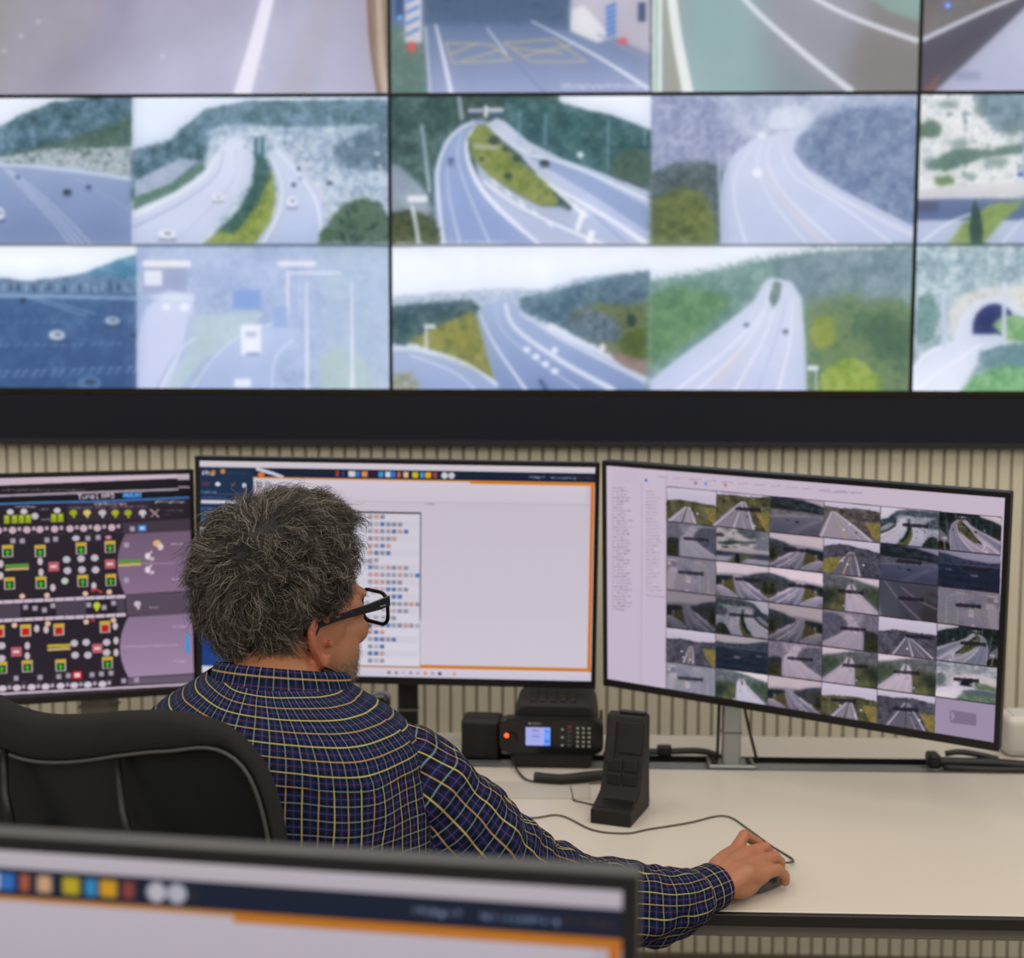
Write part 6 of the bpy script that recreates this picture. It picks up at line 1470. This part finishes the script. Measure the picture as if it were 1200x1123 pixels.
def hair_mat(name, c1, c2, c3):
    m = bpy.data.materials.new(name); m.use_nodes = True; nt = m.node_tree; b = nt.nodes['Principled BSDF']; b.inputs['Roughness'].default_value = .42; b.inputs['Specular IOR Level'].default_value = .4
    hi = nt.nodes.new('ShaderNodeHairInfo'); cr = nt.nodes.new('ShaderNodeValToRGB'); nt.links.new(hi.outputs['Random'], cr.inputs[0])
    cr.color_ramp.elements[0].color = (*lin(c1), 1); cr.color_ramp.elements[1].color = (*lin(c3), 1); e_ = cr.color_ramp.elements.new(.70); e_.color = (*lin(c2), 1)
    nt.links.new(cr.outputs[0], b.inputs['Base Color']); return m
M_hs = hair_mat('curly hair strands', (30, 26, 23), (58, 50, 43), (170, 160, 144))
polys = []
rs = random.Random(5)
NCL = 3000
for ic in range(NCL):
    zz_ = 1-2*(ic+.5)/NCL; aa_ = ic*2.399963+rs.uniform(-.02, .02); rr2 = math.sqrt(1-zz_*zz_)
    d = Vector((rr2*math.cos(aa_)+rs.gauss(0, .02), rr2*math.sin(aa_)+rs.gauss(0, .02), zz_)).normalized(); r, th = hairR(d); p0 = HC+d*r
    if hmask(p0) < .6: continue
    base = HC+d*(r+th*.97)
    edge = hmask(HC+d*r*1.0+Vector((0, .018, 0)))*hmask(HC+d*r+Vector((0, 0, -.012)))
    if base.z < -.01: base.x *= 1-.9*min(.12, (-.01-base.z)); base.y += max(0, -.01-base.z)*.35
    tang = Vector((nz3(d.x*2.5, d.y*2.5, d.z*2.5+2), nz3(d.x*2.5+9, d.y*2.5, d.z*2.5), -.25+.6*max(0, d.z)*nz3(d.x*3, d.y*3+5, d.z*3)))+Vector((0, .25*max(0, d.z), 0))
    tang = (tang-d*tang.dot(d)); tang = tang.normalized() if tang.length > 1e-4 else Vector((1, 0, 0))
    low = max(0, min(1, (.01-base.z)/.05))
    e_p = HC+d*r+tang*.030
    if edge < .5 or (hmask(e_p) < .5 and e_p.z < .095): tang = (Vector((0, -.8, .25))-d*d.dot(Vector((0, -.8, .25)))).normalized()
    L_ = rs.uniform(.022, .042)*(1-.55*low)*(1 if edge > .5 else .5); lift = rs.uniform(.08, .38)*(1-.6*low); curl = rs.uniform(.0026, .0058)*(1 if edge > .5 else .4)*(1-.5*low); turns = rs.uniform(.8, 1.7); ph0 = rs.uniform(0, 6.28); sgn = rs.choice((-1, 1))
    bi = d.cross(tang).normalized()
    for _k in range(15):
        off = Vector((rs.gauss(0, 1), rs.gauss(0, 1), rs.gauss(0, 1)))*.0034; ln = L_*rs.uniform(.7, 1.15); ph1 = ph0+rs.gauss(0, .35); fl = rs.random() < .012
        pl = []
        for j in range(9):
            t = j/8; a = ph1+sgn*2*PI*turns*t; rad_ = curl*(.3+.7*t)*(1.6 if fl else 1)
            p = base+off*(1-.35*t)+tang*ln*t+d*(lift*ln*math.sin(t*PI*.62)-(1-t)*.003)+(d*math.cos(a)*.7+bi*math.sin(a))*rad_
            if fl: p += d*ln*t*.35
            pl.append(tuple(W2L(hd_(p))))
        polys.append(pl)
strands('hair_strands', polys, .00026, M_hs, hair)
# short beard stubble on cheek and jaw
vi = np.where(stub > .55)[0]; polys = []
nrm = np.empty(nv*3, np.float32); bme.vertices.foreach_get('normal', nrm); nrm = nrm.reshape(-1, 3)
if len(vi):
    for i in rs.choices(list(vi), k=4200):
        p = Vector(co2[i]); n_ = Vector(nrm[i]); dn = (n_*.8+Vector((rs.gauss(0, .3), rs.gauss(0, .3), -.7+rs.gauss(0, .3)))).normalized()
        ln = rs.uniform(.003, .0065); p = p+Vector((rs.gauss(0, .001), rs.gauss(0, .001), rs.gauss(0, .001)))
        polys.append([tuple(p-n_*.0008), tuple(p+dn*ln*.5), tuple(p+dn*ln-Vector((0, 0, .0008)))])
    st_ = strands('stubble', polys, .00014, hair_mat('grey stubble strands', (60, 50, 44), (120, 108, 96), (190, 182, 170)), man)

# glasses ------------------------------------------------------------
gl = empty('glasses'); gl.parent = man
M_gl = mat('black acetate', (12, 9, 9), .35, var=.05, vscale=30, spec=.3)
M_lens = bpy.data.materials.new('clear lens'); M_lens.use_nodes = True
bb = M_lens.node_tree.nodes['Principled BSDF']; bb.inputs['Transmission Weight'].default_value = 1; bb.inputs['Roughness'].default_value = 0.0; bb.inputs['IOR'].default_value = 1.05; bb.inputs['Base Color'].default_value = (.97, .98, .98, 1)
GY = .112
bm = bmesh.new()
for s_ in (-1, 1):
    cx3 = s_*.0355
    rim = []
    for (a, b_) in rrect(.056, .042, .0145, 5):
        x = cx3+a; z = .012+b_-(.003 if b_ < 0 else 0)*abs(a)/.028*0
        rim.append(W2L(hd_((x, GY-.9*x*x*1.6, z))))
    add_tube(bm, rim, .0026, 8, True)
add_tube(bm, [W2L(hd_((-.009, GY, .018))), W2L(hd_((0, GY+.001, .020))), W2L(hd_((.009, GY, .018)))], .0026, 8)
for s_ in (-1, 1): add_tube(bm, [W2L(hd_((s_*.061, GY-.007, .024))), W2L(hd_((s_*.071, GY-.014, .024)))], .0048, 8)
link('frame_front', bm2me(bm, 'ff', True), M_gl, gl)
for s_ in (-1, 1):
    bm = bmesh.new()
    path = [(s_*.0715, GY-.010, .026), (s_*.0765, GY-.030, .0255), (s_*.0785, .06, .0250), (s_*.0790, .03, .0240), (s_*.0795, .0, .0225), (s_*.080, -.022, .0200), (s_*.083, -.042, -.004)]
    hgt = [.0062, .0062, .0052, .0042, .0032, .0028, .0028]
    rings = []
    for (p, h_) in zip(path, hgt):
        rings.append([bm.verts.new(W2L(hd_((p[0]+dx*s_, p[1], p[2]+dz)))) for dx, dz in ((-.0018, -h_), (.0018, -h_), (.0018, h_), (-.0018, h_))])
    for a, b_ in zip(rings[:-1], rings[1:]):
        for k in range(4): bm.faces.new((a[k], a[(k+1) % 4], b_[(k+1) % 4], b_[k]))
    bm.faces.new(rings[0]); bm.faces.new(rings[-1][::-1])
    ta = link('temple_arm', bm2me(bm, 'ta'), M_gl, gl)
    bm = bmesh.new(); add_box(bm, W2L(hd_((s_*.0788, GY-.028, .0238))), (.0012, .010, .0016), HM); link('hinge_badge', bm2me(bm, 'hb'), M_alu, ta)
    bm = bmesh.new(); cx3 = s_*.0355; vs = [bm.verts.new(W2L(hd_((cx3+a, GY-1.44*(cx3+a)**2, .012+b_)))) for a, b_ in rrect(.054, .040, .0135, 5)]; bm.faces.new(vs)
    link('lens', bm2me(bm, 'lens'), M_lens, gl)

# ------------------------------------------------------------------ mouse
ms = empty('computer_mouse', tuple(WRR+eu*.105+ev*.002)[:2]+(DZ,), math.atan2(eu.y, eu.x), 'dark computer mouse with a silver highlight on top under his right hand', 'mouse')
bm = bmesh.new(); bmesh.ops.create_uvsphere(bm, u_segments=28, v_segments=16, radius=1.0)
for v in bm.verts:
    x, y, z = v.co; v.co = Vector((math.copysign(abs(x)**.8, x)*.050, math.copysign(abs(y)**.85, y)*.029, (z*.030 if z > 0 else z*.003)+.004))
link('shell', bm2me(bm, 'shell', True), M_mouse, ms)
bm = bmesh.new(); bmesh.ops.create_uvsphere(bm, u_segments=20, v_segments=12, radius=1.0)
for v in bm.verts: v.co = Vector((v.co.x*.020+.022, v.co.y*.012, v.co.z*.009+.024))  # pale silver blob, models the white highlight on the mouse between the fingers
link('top_highlight', bm2me(bm, 'highlight', True), M_msil, ms)
bm = bmesh.new(); bmesh.ops.create_cone(bm, cap_ends=True, segments=18, radius1=.009, radius2=.009, depth=.006, matrix=Matrix.Rotation(PI/2, 4, 'X')); link('scroll_wheel', bm2me(bm, 'sw'), M_blk, ms, loc=(.030, 0, .027))
